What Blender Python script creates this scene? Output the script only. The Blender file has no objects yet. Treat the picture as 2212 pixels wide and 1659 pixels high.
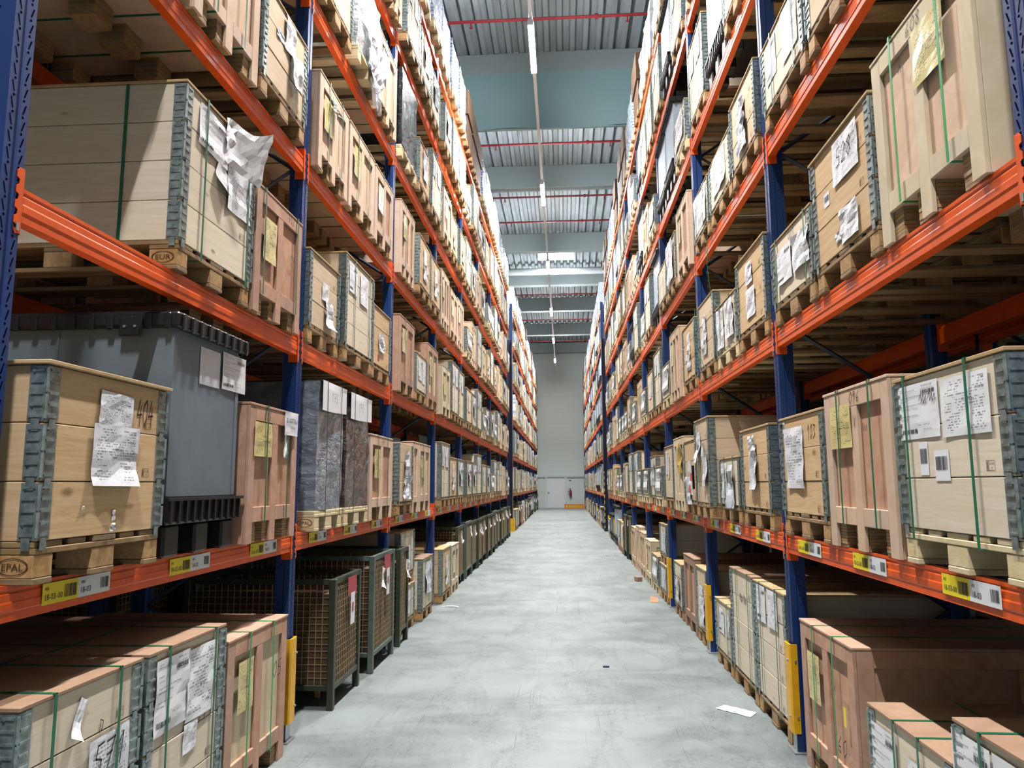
import bpy, math, random
from mathutils import Vector, Matrix, noise
random.seed(7)
S = bpy.context.scene
COL = S.collection
PI = math.pi
W, HH = 2212, 1659

# ---------------------------------------------------------------- camera
CAM_F, CAM_P, CAM_Y, CAM_R, CAM_Z = 1614.2, 0.1333, 0.068, 0.0047, 1.6775
cd = bpy.data.cameras.new('camera'); co = bpy.data.objects.new('camera', cd); COL.objects.link(co)
cd.sensor_fit = 'HORIZONTAL'; cd.sensor_width = 36.0; cd.lens = CAM_F / W * 36.0
cd.clip_start = 0.05; cd.clip_end = 200
co.matrix_world = (Matrix.Translation((0, 0, CAM_Z)) @ Matrix.Rotation(CAM_Y, 4, 'Z') @
                   Matrix.Rotation(PI / 2 + CAM_P, 4, 'X') @ Matrix.Rotation(-CAM_R, 4, 'Z'))
S.camera = co
# ---------------------------------------------------------------- world, light levels, exposure
wd = bpy.data.worlds.new('world'); S.world = wd; wd.use_nodes = True
wd.node_tree.nodes['Background'].inputs[0].default_value = (0.6, 0.72, 0.85, 1)
wd.node_tree.nodes['Background'].inputs[1].default_value = 0.25
LAMP_POWER = 290.0      # glow of the tubes
LAMP_WATTS = 165.0      # area light added below each tube to brighten the lower shelves
SKYLIGHT_POWER = 16.0
S.view_settings.view_transform = 'Standard'; S.view_settings.look = 'None'
S.view_settings.gamma = 1.0; S.view_settings.use_curve_mapping = False
S.view_settings.exposure = 0.92
S.cycles.max_bounces = 6; S.cycles.diffuse_bounces = 1; S.cycles.glossy_bounces = 3

# ---------------------------------------------------------------- constants of the hall
XL, XR = -1.851, 1.442
BT = [0.0, 1.35, 2.70, 4.04, 5.39, 6.82, 8.17]
PITCH = 2.8
BAYS = [0, 1, 2, 3, 4, 5, 6, 7, 9, 10, 11, 12, 13, 14, 15, 16, 17]
def bay0(n): return 2.345 + PITCH * n
WALL_Y = 52.95
DECK_Z = 11.58

# ---------------------------------------------------------------- materials
def lin(c):
    return tuple((x / 12.92 if x <= 0.04045 else ((x + 0.055) / 1.055) ** 2.4) for x in c)
def rgb(r, g, b): return lin((r / 255., g / 255., b / 255.)) + (1,)
class NT:
    def __init__(s, name):
        s.m = bpy.data.materials.new(name); s.m.use_nodes = True
        s.t = s.m.node_tree; s.n = s.t.nodes; s.b = s.n['Principled BSDF']
    def add(s, typ, **k):
        n = s.n.new(typ)
        for a, v in k.items():
            if a.startswith('i_'):
                key = a[2:]; key = int(key) if key.isdigit() else key
                n.inputs[key].default_value = v
            else: setattr(n, a, v)
        return n
    def link(s, a, b): s.t.links.new(a, b)
    def ramp(s, fac, stops):
        r = s.add('ShaderNodeValToRGB'); e = r.color_ramp.elements
        while len(e) < len(stops): e.new(0.5)
        for i, (p, c) in enumerate(stops): e[i].position = p; e[i].color = c
        s.link(fac, r.inputs[0]); return r.outputs[0]
    def mix(s, fac, a, b, mode='MIX'):
        m = s.add('ShaderNodeMix', data_type='RGBA', blend_type=mode)
        for idx, v in ((0, fac), (6, a), (7, b)):
            if hasattr(v, 'is_linked') or hasattr(v, 'node'): s.link(v, m.inputs[idx])
            else: m.inputs[idx].default_value = v
        return m.outputs[2]
    def math(s, op, a, b=None, c=None):
        m = s.add('ShaderNodeMath', operation=op)
        for i, v in enumerate((a, b, c)):
            if v is None: continue
            if hasattr(v, 'node'): s.link(v, m.inputs[i])
            else: m.inputs[i].default_value = v
        return m.outputs[0]
    def coord(s, scale=(1, 1, 1), rand=0.0, kind='Object', isl=0.0):
        tc = s.add('ShaderNodeTexCoord'); v = tc.outputs[kind]
        mp = s.add('ShaderNodeMapping'); mp.inputs['Scale'].default_value = scale
        s.link(v, mp.inputs['Vector']); out = mp.outputs[0]
        if rand:
            oi = s.add('ShaderNodeObjectInfo'); m = s.math('MULTIPLY', oi.outputs['Random'], rand)
            if isl:
                g = s.add('ShaderNodeNewGeometry'); m = s.math('ADD', m, s.math('MULTIPLY', g.outputs['Random Per Island'], isl))
            ad = s.add('ShaderNodeVectorMath', operation='ADD'); s.link(out, ad.inputs[0])
            cb = s.add('ShaderNodeCombineXYZ')
            for i in range(3): s.link(m, cb.inputs[i])
            s.link(cb.outputs[0], ad.inputs[1]); out = ad.outputs[0]
        return out
    def noise(s, vec, scale, detail=3, rough=0.5, dist=0.0):
        n = s.add('ShaderNodeTexNoise', i_Scale=scale, i_Detail=detail, i_Roughness=rough, i_Distortion=dist)
        s.link(vec, n.inputs['Vector']); return n.outputs[0]
    def bump(s, h, strength, dist=0.01):
        b = s.add('ShaderNodeBump', i_Strength=strength, i_Distance=dist); s.link(h, b.inputs['Height'])
        s.link(b.outputs[0], s.b.inputs['Normal'])
    def set(s, col=None, rough=None, metal=None, spec=None, coat=None):
        for key, v in (('Base Color', col), ('Roughness', rough), ('Metallic', metal), ('Specular IOR Level', spec), ('Coat Weight', coat)):
            if v is None: continue
            if hasattr(v, 'node'): s.link(v, s.b.inputs[key])
            else: s.b.inputs[key].default_value = v
        return s.m

def flat(name, c, rough=0.5, metal=0.0, spec=0.5, var=0.0):
    t = NT(name)
    if var:
        v = t.coord((1, 1, 1), 20.0); f = t.noise(v, 6.0, 4)
        c2 = tuple(x * (1 - var) for x in c[:3]) + (1,)
        return t.set(t.mix(t.math('MULTIPLY', f, 1.0), c, c2), rough, metal, spec)
    return t.set(c, rough, metal, spec)

def wood(name, a, b, knots=True, scale=(1.2, 1.2, 16), islvar=0.10, ksize=0.085, rough=0.62):
    t = NT(name)
    v = t.coord(scale, 40.0, isl=30.0)
    g = t.noise(v, 2.2, 5, 0.6, 1.2)
    col = t.ramp(g, [(0.32, a), (0.68, b)])
    gm = t.add('ShaderNodeNewGeometry'); oi = t.add('ShaderNodeObjectInfo')
    hv = t.add('ShaderNodeHueSaturation'); t.link(col, hv.inputs['Color'])
    val = t.math('MULTIPLY_ADD', gm.outputs['Random Per Island'], islvar * 2, 1 - islvar)
    val2 = t.math('MULTIPLY_ADD', oi.outputs['Random'], 0.10, 0.95)
    t.link(t.math('MULTIPLY', val, val2), hv.inputs['Value'])
    t.link(t.math('MULTIPLY_ADD', gm.outputs['Random Per Island'], 0.25, 0.9), hv.inputs['Saturation'])
    col = hv.outputs[0]
    big = t.noise(t.coord((1, 1, 1), 15.0), 1.7, 3)
    col = t.mix(t.math('MULTIPLY', big, 0.35), col, t.mix(1.0, col, (0.80, 0.74, 0.68, 1), 'MULTIPLY'))
    if knots:
        kv = t.coord((2.3, 2.3, 5.0), 25.0, isl=12.0)
        vo = t.add('ShaderNodeTexVoronoi', i_Scale=1.3); t.link(kv, vo.inputs['Vector'])
        k = t.ramp(vo.outputs['Distance'], [(ksize * 0.35, (1, 1, 1, 1)), (ksize, (0, 0, 0, 1))])
        col = t.mix(k, col, tuple(x * 0.42 for x in b[:2]) + (b[2] * 0.30, 1))
    t.bump(g, 0.12, 0.004)
    return t.set(col, rough, 0, 0.35)

M = {}
M['pine'] = wood('pine_pale', rgb(240, 228, 207), rgb(230, 213, 184), ksize=0.10)
M['pine_old'] = wood('pine_aged', rgb(232, 200, 156), rgb(212, 172, 124), islvar=0.16, ksize=0.14)
M['pine_mid'] = wood('pine_mid', rgb(230, 208, 178), rgb(214, 188, 152), islvar=0.14)
M['ply_red'] = wood('plywood_red', rgb(206, 166, 142), rgb(186, 142, 118), knots=False, scale=(2.5, 2.5, 3), islvar=0.12)
M['ply_pale'] = wood('plywood_pale', rgb(228, 200, 176), rgb(214, 180, 152), knots=False, scale=(2.5, 2.5, 3), islvar=0.10)
M['ply_cream'] = wood('plywood_cream', rgb(228, 212, 184), rgb(214, 194, 160), knots=False, scale=(2.5, 2.5, 2.2), islvar=0.08)
M['lid'] = wood('lid_board', rgb(174, 142, 116), rgb(156, 122, 98), knots=False, scale=(2, 2, 2), islvar=0.05)
M['lid_pale'] = wood('lid_board_pale', rgb(206, 176, 132), rgb(184, 150, 104), knots=False, scale=(2, 2, 2), islvar=0.05)
M['pallet'] = wood('pallet_wood', rgb(164, 138, 104), rgb(122, 96, 68), scale=(1.0, 5, 14), islvar=0.18)
M['block'] = wood('pallet_block', rgb(188, 156, 118), rgb(156, 122, 86), knots=False, scale=(8, 8, 8), islvar=0.15)
M['pallet_new'] = wood('pallet_wood_new', rgb(228, 212, 178), rgb(208, 188, 148), scale=(1.0, 5, 14), islvar=0.10)
M['laminate'] = flat('laminated_edge', rgb(190, 160, 122), 0.7, var=0.3)
M['dark_gap'] = flat('dark_gap', rgb(36, 26, 20), 0.9)
def galv():
    t = NT('galvanised_steel'); v = t.coord((1, 1, 1), 9.0)
    f = t.noise(v, 35.0, 3); c = t.ramp(f, [(0.3, rgb(116, 130, 130)), (0.7, rgb(168, 180, 178))])
    return t.set(c, 0.38, 0.6, 0.5)
M['galv'] = galv()
M['strap'] = flat('green_strap', rgb(22, 104, 74), 0.35)
M['strap_bright'] = flat('bright_green_strap', rgb(36, 150, 84), 0.35)
M['ink'] = flat('black_ink', rgb(28, 26, 28), 0.6)
M['burn'] = flat('burned_mark', rgb(74, 44, 26), 0.8)
M['marker'] = flat('marker_ink', rgb(40, 36, 44), 0.5)
M['red'] = flat('red_plastic', rgb(176, 30, 48), 0.4)
M['yellow_note'] = flat('yellow_note_paper', rgb(222, 202, 130), 0.6, var=0.15)
M['tape'] = flat('amber_tape', rgb(214, 178, 92), 0.25)
def paint(name, c, rough, var=0.25, scale=9.0):
    t = NT(name); v = t.coord((1, 1, 1), 12.0); f = t.noise(v, scale, 5, 0.65)
    col = t.ramp(f, [(0.35, tuple(x * (1 - var) for x in c[:3]) + (1,)), (0.6, c)])
    return t.set(col, rough, 0, 0.5)
M['orange'] = paint('orange_paint', rgb(232, 90, 20), 0.42, 0.12)
M['blue'] = paint('blue_paint', rgb(20, 54, 112), 0.42, 0.15)
M['slot'] = flat('slot_dark', rgb(6, 10, 30), 1.0, 0, 0.0)
M['yellow'] = paint('yellow_paint', rgb(236, 176, 28), 0.4, 0.15)
M['navy'] = paint('navy_paint', rgb(18, 26, 62), 0.5, 0.2)
M['zinc'] = flat('zinc_bolt', rgb(176, 182, 184), 0.35, 0.8)
M['brace'] = flat('brace_steel', rgb(48, 58, 80), 0.4, 0.3)
M['label_yellow'] = flat('label_yellow', rgb(240, 216, 30), 0.45)
M['label_white'] = flat('label_white', rgb(226, 228, 230), 0.45)
M['grey_plastic'] = paint('grey_plastic', rgb(112, 124, 134), 0.45, 0.12, 4.0)
M['light_plastic'] = paint('light_grey_plastic', rgb(176, 192, 208), 0.4, 0.10, 4.0)
M['black_plastic'] = flat('black_plastic', rgb(26, 28, 32), 0.38)
M['green_steel'] = paint('green_steel', rgb(52, 60, 44), 0.45, 0.35, 14.0)
M['greygreen'] = paint('grey_green_steel', rgb(88, 100, 92), 0.45, 0.3, 10.0)
M['wire'] = flat('cage_wire', rgb(168, 148, 116), 0.45, 0.5)
M['brown_board'] = flat('brown_board', rgb(92, 68, 48), 0.7, var=0.35)
M['carton'] = flat('brown_carton', rgb(172, 132, 96), 0.75, var=0.15)
M['carton_white'] = flat('white_carton', rgb(226, 226, 226), 0.6, var=0.06)
def film(name, c1, c2, rough, scale, grid=None):
    t = NT(name); v = t.coord((1, 1, 2.2), 20.0)
    f = t.noise(v, scale, 4, 0.6, 0.3)
    col = t.ramp(f, [(0.38, c1), (0.62, c2)])
    if grid:
        w = t.add('ShaderNodeTexBrick', i_Scale=grid); w.inputs['Color1'].default_value = (1, 1, 1, 1); w.inputs['Color2'].default_value = (0.75, 0.8, 0.9, 1)
        w.inputs['Mortar'].default_value = (0.05, 0.10, 0.22, 1); w.inputs['Mortar Size'].default_value = 0.03
        tc = t.add('ShaderNodeTexCoord'); sp = t.add('ShaderNodeSeparateXYZ'); t.link(tc.outputs['Object'], sp.inputs[0])
        cb = t.add('ShaderNodeCombineXYZ'); t.link(t.math('ADD', sp.outputs[0], sp.outputs[1]), cb.inputs[0]); t.link(sp.outputs[2], cb.inputs[1])
        t.link(cb.outputs[0], w.inputs['Vector'])
        col = t.mix(0.85, col, w.outputs[0], 'MULTIPLY')
    t.bump(t.noise(v, scale * 1.6, 3, 0.6, 0.6), 0.8, 0.02)
    return t.set(col, rough, 0, 0.7, 0.6)
M['film_white'] = film('white_stretch_film', rgb(196, 204, 214), rgb(238, 240, 244), 0.22, 7.0)
M['film_blue'] = film('film_over_blue_packs', rgb(190, 210, 236), rgb(240, 244, 250), 0.2, 6.0, 4.0)
M['film_dark'] = film('film_over_dark_cartons', rgb(66, 58, 54), rgb(92, 84, 82), 0.28, 8.0)
M['film_grey'] = film('film_over_grey_cartons', rgb(112, 120, 130), rgb(150, 160, 172), 0.3, 8.0)
M['film_black'] = film('film_over_black_trays', rgb(10, 11, 16), rgb(26, 28, 36), 0.2, 8.0, 7.0)
def pouch():
    t = NT('plastic_pouch'); v = t.coord((1, 1, 1), 20.0); t.bump(t.noise(v, 14, 3, 0.6, 1.0), 0.5, 0.01)
    return t.set(rgb(214, 218, 228), 0.15, 0, 0.8)
M['pouch'] = pouch()
def printed(name, base, dark, wrinkle):
    t = NT(name); tc = t.add('ShaderNodeTexCoord'); sp = t.add('ShaderNodeSeparateXYZ'); t.link(tc.outputs['UV'], sp.inputs[0])
    u, v = sp.outputs[0], sp.outputs[1]; oi = t.add('ShaderNodeObjectInfo')
    row = t.math('FLOOR', t.math('MULTIPLY', v, 22.0)); fr = t.math('FRACT', t.math('MULTIPLY', v, 22.0))
    def cellnoise(us, th):
        cb = t.add('ShaderNodeCombineXYZ'); t.link(t.math('MULTIPLY', u, us), cb.inputs[0]); t.link(t.math('MULTIPLY_ADD', oi.outputs['Random'], 50.0, row), cb.inputs[1])
        n = t.add('ShaderNodeTexNoise', noise_dimensions='2D', i_Scale=1.0, i_Detail=1.0); t.link(cb.outputs[0], n.inputs['Vector'])
        return t.math('GREATER_THAN', n.outputs[0], th)
    text = t.math('MULTIPLY', cellnoise(26.0, 0.50), t.math('LESS_THAN', fr, 0.48))
    blk = t.add('ShaderNodeCombineXYZ'); t.link(t.math('MULTIPLY', u, 2.2), blk.inputs[0]); t.link(t.math('MULTIPLY', v, 5.0), blk.inputs[1]); t.link(oi.outputs['Random'], blk.inputs[2])
    bn = t.add('ShaderNodeTexNoise', i_Scale=1.3, i_Detail=0.0); t.link(blk.outputs[0], bn.inputs['Vector'])
    text = t.math('MULTIPLY', text, t.math('GREATER_THAN', bn.outputs[0], 0.44))
    band = t.math('MULTIPLY', t.math('GREATER_THAN', bn.outputs[0], 0.60), t.math('LESS_THAN', t.math('FRACT', t.math('MULTIPLY', v, 7.0)), 0.33))
    bars = t.math('MULTIPLY', band, cellnoise(150.0, 0.5))
    bars = t.math('MULTIPLY', bars, t.math('GREATER_THAN', u, 0.45))
    ink = t.math('MAXIMUM', t.math('MULTIPLY', text, 0.62), t.math('MULTIPLY', bars, 0.85))
    mar = t.math('MULTIPLY', t.math('LESS_THAN', t.math('ABSOLUTE', t.math('SUBTRACT', u, 0.5)), 0.42), t.math('LESS_THAN', t.math('ABSOLUTE', t.math('SUBTRACT', v, 0.5)), 0.44))
    ink = t.math('MULTIPLY', ink, mar)
    if wrinkle: t.bump(t.noise(t.coord((1, 1, 1), 20.0), 12, 3, 0.6, 1.0), wrinkle, 0.01)
    return t.set(t.mix(ink, base, dark), 0.3 if wrinkle else 0.5, 0, 0.5)
M['print'] = printed('printed_paper', rgb(232, 233, 238), rgb(50, 50, 62), 0.35)
M['print_flat'] = printed('printed_sheet', rgb(236, 237, 240), rgb(44, 44, 56), 0.0)
M['print_note'] = printed('printed_yellow_note', rgb(222, 204, 140), rgb(70, 80, 52), 0.15)
M['paper'] = flat('plain_paper', rgb(236, 236, 240), 0.5)

# ---------------------------------------------------------------- mesh builder
class MB:
    def __init__(s): s.v = []; s.f = []; s.m = []; s.uv = {}
    def box(s, x0, x1, y0, y1, z0, z1, m=0, c=0.0):
        n = len(s.v)
        if not c:
            s.v += [(x, y, z) for z in (z0, z1) for y in (y0, y1) for x in (x0, x1)]
            s.f += [tuple(n + k for k in q) for q in ((0, 2, 3, 1), (4, 5, 7, 6), (0, 1, 5, 4), (2, 6, 7, 3), (0, 4, 6, 2), (1, 3, 7, 5))]
            s.m += [m] * 6; return s
        vs = []
        X = (x0, x1); Y = (y0, y1); Z = (z0, z1); d = (c, -c)
        idx = {}
        for i in (0, 1):
            for j in (0, 1):
                for k in (0, 1):
                    for a in range(3):
                        p = [X[i] + d[i], Y[j] + d[j], Z[k] + d[k]]
                        p[a] = (X[i], Y[j], Z[k])[a]
                        idx[(i, j, k, a)] = n + len(vs); vs.append(tuple(p))
        s.v += vs; F = []
        cyc = [(0, 0), (1, 0), (1, 1), (0, 1)]
        for a in range(3):
            for e in (0, 1):
                q = []
                for (p, r) in cyc:
                    t = [0, 0, 0]; t[a] = e; t[(a + 1) % 3] = p; t[(a + 2) % 3] = r; q.append(idx[(t[0], t[1], t[2], a)])
                F.append(tuple(q if e else q[::-1]))
        for a in range(3):
            b_, c_ = (a + 1) % 3, (a + 2) % 3
            for p in (0, 1):
                for r in (0, 1):
                    def k(e, ax):
                        t = [0, 0, 0]; t[a] = e; t[b_] = p; t[c_] = r; return idx[(t[0], t[1], t[2], ax)]
                    q = (k(0, b_), k(1, b_), k(1, c_), k(0, c_))
                    F.append(q if p != r else q[::-1])
        for i in (0, 1):
            for j in (0, 1):
                for k2 in (0, 1):
                    q = tuple(idx[(i, j, k2, a)] for a in range(3))
                    F.append(q if (i + j + k2) % 2 else q[::-1])
        s.f += F; s.m += [m] * len(F); return s
    def quad(s, pts, m=0, uv=None):
        n = len(s.v); s.v += [tuple(p) for p in pts]; s.f.append(tuple(range(n, n + len(pts)))); s.m.append(m)
        if uv: s.uv[len(s.f) - 1] = uv
        return s
    def prism(s, prof, axis, a0, a1, m=0):
        """closed 2-D profile swept along an axis ('x','y','z'); profile pairs are the two remaining axes in order"""
        n = len(s.v); k = len(prof)
        for a in (a0, a1):
            for p, q in prof:
                s.v.append({'x': (a, p, q), 'y': (p, a, q), 'z': (p, q, a)}[axis])
        for i in range(k):
            j = (i + 1) % k; s.f.append((n + i, n + j, n + k + j, n + k + i)); s.m.append(m)
        s.f.append(tuple(range(n + k - 1, n - 1, -1))); s.f.append(tuple(range(n + k, n + 2 * k))); s.m += [m, m]
        return s
    def tube(s, pts, r, k=6, m=0):
        pts = [Vector(p) for p in pts]; n0 = len(s.v)
        for i, p in enumerate(pts):
            t = (pts[min(i + 1, len(pts) - 1)] - pts[max(i - 1, 0)]).normalized()
            u = t.cross(Vector((0, 0, 1)) if abs(t.z) < 0.9 else Vector((1, 0, 0))).normalized(); w = t.cross(u)
            for j in range(k):
                a = 2 * PI * j / k; s.v.append(tuple(p + (u * math.cos(a) + w * math.sin(a)) * r))
        for i in range(len(pts) - 1):
            for j in range(k):
                a = n0 + i * k + j; b = n0 + i * k + (j + 1) % k
                s.f.append((a, b, b + k, a + k)); s.m.append(m)
        s.f.append(tuple(n0 + j for j in range(k))[::-1]); s.f.append(tuple(n0 + (len(pts) - 1) * k + j for j in range(k))); s.m += [m, m]
        return s
    def sheet(s, w, h, fn, nx=4, nz=6, m=0, both=False):
        """a paper: fn(u,v)->(x,y,z) with u,v in 0..1"""
        n = len(s.v)
        for j in range(nz + 1):
            for i in range(nx + 1): s.v.append(tuple(fn(i / nx, j / nz)))
        for j in range(nz):
            for i in range(nx):
                a = n + j * (nx + 1) + i; s.f.append((a, a + 1, a + nx + 2, a + nx + 1)); s.m.append(m)
                s.uv[len(s.f) - 1] = [(i / nx, j / nz), ((i + 1) / nx, j / nz), ((i + 1) / nx, (j + 1) / nz), (i / nx, (j + 1) / nz)]
        return s
    def add(s, o, moff=0, xf=None):
        n = len(s.v); nf = len(s.f)
        s.v += [tuple(xf @ Vector(p)) for p in o.v] if xf else o.v
        s.f += [tuple(n + i for i in f) for f in o.f]; s.m += [x + moff for x in o.m]
        for k, u in o.uv.items(): s.uv[nf + k] = u
        return s
    def mesh(s, name, mats):
        me = bpy.data.meshes.new(name); me.from_pydata(s.v, [], s.f)
        for m in mats: me.materials.append(M[m] if isinstance(m, str) else m)
        me.polygons.foreach_set('material_index', s.m)
        if s.uv:
            L = me.uv_layers.new(name='uv')
            for fi, us in s.uv.items():
                st = me.polygons[fi].loop_start
                for k, u in enumerate(us): L.data[st + k].uv = u
        me.update(); return me

# ---------------------------------------------------------------- lettering
_tc = {}
def text_geo(txt):
    if txt in _tc: return _tc[txt]
    cu = bpy.data.curves.new('t', 'FONT'); cu.body = txt; cu.size = 1.0; cu.resolution_u = 2
    o = bpy.data.objects.new('t', cu); COL.objects.link(o)
    me = o.to_mesh(); v = [(p.co.x, p.co.y) for p in me.vertices]; f = [tuple(p.vertices) for p in me.polygons]
    o.to_mesh_clear(); COL.objects.unlink(o); bpy.data.objects.remove(o); bpy.data.curves.remove(cu)
    w = max([p[0] for p in v] or [1]); _tc[txt] = (v, f, w); return _tc[txt]
def text_on(mb, txt, size, place, m=0, width=None, sx=1.0):
    """place(u, z) -> point; u to the right as read"""
    v, f, w = text_geo(txt); k = sx if width is None else width / (w * size)
    n = len(mb.v); mb.v += [tuple(place(x * size * k, y * size)) for x, y in v]
    mb.f += [tuple(n + i for i in q) for q in f]; mb.m += [m] * len(f)
STK = {'0': [[(.5, 1), (.15, .8), (.05, .4), (.3, 0), (.6, .3), (.6, .8), (.45, 1)]], '1': [[(.2, .7), (.45, 1), (.4, 0)]],
       '2': [[(.1, .8), (.4, 1), (.6, .75), (.1, 0), (.65, .05)]], '3': [[(.1, .95), (.55, .9), (.3, .55), (.6, .25), (.1, 0)]],
       '4': [[(.35, 1), (.05, .4), (.65, .45)], [(.5, .75), (.45, 0)]], '5': [[(.6, 1), (.2, .95), (.15, .55), (.55, .45), (.5, .05), (.1, 0)]],
       '6': [[(.5, 1), (.15, .5), (.15, .1), (.5, .05), (.5, .4), (.15, .35)]], '7': [[(.05, .95), (.6, 1), (.25, 0)], [(.15, .5), (.5, .55)]],
       '8': [[(.4, .5), (.1, .8), (.4, 1), (.55, .8), (.1, .25), (.3, 0), (.55, .2), (.4, .5)]], '9': [[(.55, .8), (.2, .6), (.15, .9), (.5, 1), (.5, .5), (.3, 0)]],
       'D': [[(.1, 1), (.12, 0), (.5, .2), (.5, .8), (.1, 1)]], 'V': [[(.0, 1), (.25, 0), (.5, 1)]], 'S': [[(.6, 1), (.15, .9), (.2, .6), (.55, .35), (.4, 0)]],
       'L': [[(.1, 1), (.1, 0), (.5, .05)]], '#': [[(0, .4), (.3, .9), (.4, .2), (.7, .8), (.8, .1), (1.1, .7), (1.2, .2)]]}
def hand(mb, txt, size, place0, th=0.004, m=0, slant=0.15, sx=1.0):
    x0 = 0; place = lambda a, b: place0(a * sx, b)
    for ch in txt:
        for st in STK.get(ch, []):
            for a, b in zip(st[:-1], st[1:]):
                p = Vector(((x0 + a[0] + a[1] * slant) * size, a[1] * size)); q = Vector(((x0 + b[0] + b[1] * slant) * size, b[1] * size))
                d = (q - p).normalized() * th * 0.5; n = Vector((-d.y, d.x)); p = p - d; q = q + d
                mb.quad([place(*(p + n)), place(*(q + n)), place(*(q - n)), place(*(p - n))], m)
        x0 += 0.8 if ch != '#' else 1.4
def barcode(mb, w, h, place, m=0, n=24, seed=1):
    r = random.Random(seed); x = 0; st = w / n
    while x < w:
        b = st * r.choice((.4, .7, 1.1)); 
        mb.quad([place(x, 0), place(min(x + b, w), 0), place(min(x + b, w), h), place(x, h)], m); x += b + st * r.choice((.4, .8))

# ---------------------------------------------------------------- objects
def props(o, label, cat, group=None, kind=None):
    if label: o['label'] = label
    if cat: o['category'] = cat
    if group: o['group'] = group
    if kind: o['kind'] = kind
def link(name, me, parent=None):
    o = bpy.data.objects.new(name, me); COL.objects.link(o)
    if parent: o.parent = parent
    return o
def struct(name, mb, mats):
    o = link(name, mb.mesh(name, mats)); o['kind'] = 'structure'; return o
def single(name, mb, mats, label, cat, group=None, loc=None, rz=0):
    o = link(name, mb.mesh(name, mats)); props(o, label, cat, group)
    if loc: o.location = loc
    if rz: o.rotation_euler.z = rz
    return o
class Part:
    def __init__(s, name, mb, mats, up=None, label=None): s.name, s.mb, s.mats, s.up, s.label = name, mb, mats, up, label
def flatten(parts, level):
    """level 2: every part; 1: one mesh per part name; 0: a single mesh"""
    if level == 2: return parts
    if level == 1:      # small fittings stay in the part they sit on
        out = []; host = {}
        for i, p in enumerate(parts):
            if p.up is None: host[i] = len(out); out.append(Part(p.name, p.mb, list(p.mats), None, p.label)); continue
            q = out[host[p.up]]; off = len(q.mb.f); base = len(q.mats)
            q.mb.add(p.mb, base); q.mats = q.mats + list(p.mats)
        return out
    groups = {}
    for p in parts:
        key = 'all' if level == 0 else p.name
        g = groups.setdefault(key, [MB(), []])
        mp = {}
        for i, m in enumerate(p.mats):
            if m not in g[1]: g[1].append(m)
            mp[i] = g[1].index(m)
        off = len(g[0].f); g[0].add(p.mb)
        for k in range(off, len(g[0].f)): g[0].m[k] = mp[g[0].m[k]]
    return [Part(k, g[0], g[1]) for k, g in groups.items()]
class Proto:
    def __init__(s, name, cat, group, parts, level):
        s.name, s.cat, s.group = name, cat, group
        s.single = level == 0
        s.items = [(p.name, p.mb.mesh(p.name, p.mats), p.up, p.label) for p in flatten(parts, level)]
    def put(s, label, loc, rz, group=None):
        if s.single:
            o = link(s.name, s.items[0][1])
        else:
            o = bpy.data.objects.new(s.name, None); COL.objects.link(o); o.empty_display_size = 0.1
        o.location = loc; o.rotation_euler.z = rz
        props(o, label, s.cat, group or s.group)
        if not s.single:
            made = []
            for (nm, me, up, lab) in s.items:
                c = link(nm, me, made[up] if up is not None else o); made.append(c)
                if lab: c['label'] = lab
        return o

# ---------------------------------------------------------------- loads: local x goes into the rack, y along the aisle, z up
def P_front(w, x=-0.003, u0=0.0, z0=0.0):
    return lambda u, z: (x, w - u0 - u, z0 + z)
def pallet(w, d, mats=('pallet', 'block'), c=0.003, stamp=None):
    mb = MB(); r = random.Random(int(w * 1000) + len(mats[0]))
    bw = [.145, .10, .145, .10, .145]; gap = (w - sum(bw)) / 4; y = 0
    for b in bw:
        mb.box(r.uniform(0, .006), d - r.uniform(0, .006), y, y + b, .122, .144, 0, c); y += b + gap
    xs = [(0, .145), (d / 2 - .0725, d / 2 + .0725), (d - .145, d)]; ys = [(0, .10), (w / 2 - .0725, w / 2 + .0725), (w - .10, w)]
    for a, b in xs: mb.box(a, b, 0, w, .100, .1215, 0, c)
    for a, b in ys: mb.box(0, d, a, b, 0, .022, 0, c)
    for a, b in xs:
        for p, q in ys: mb.box(a + .002, b - .002, p + .001, q - .001, .0225, .0995, 1, c)
    parts = [Part('pallet', mb, list(mats))]
    if stamp:
        for side in (0, 1):
            st = MB(); yy = -0.0015 if side == 0 else w + 0.0015; sg = 1 if side == 0 else -1
            x0 = .012 if side == 0 else .133
            pl = lambda u, z: (x0 + sg * u, yy, .030 + z)
            n = 22; ri, ro = .80, 1.0; cx, cz = .0605, .031
            for i in range(n):
                a, b = 2 * PI * i / n, 2 * PI * (i + 1) / n
                st.quad([pl(cx + math.cos(t) * .056 * k, cz + math.sin(t) * .029 * k) for t, k in ((a, ro), (b, ro), (b, .90), (a, .90))])
            text_on(st, stamp, .034, lambda u, z: pl(u + .021, z + .019), width=.078)
            parts.append(Part('burned_stamp', st, ['burn'], 0))
    return parts
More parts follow.
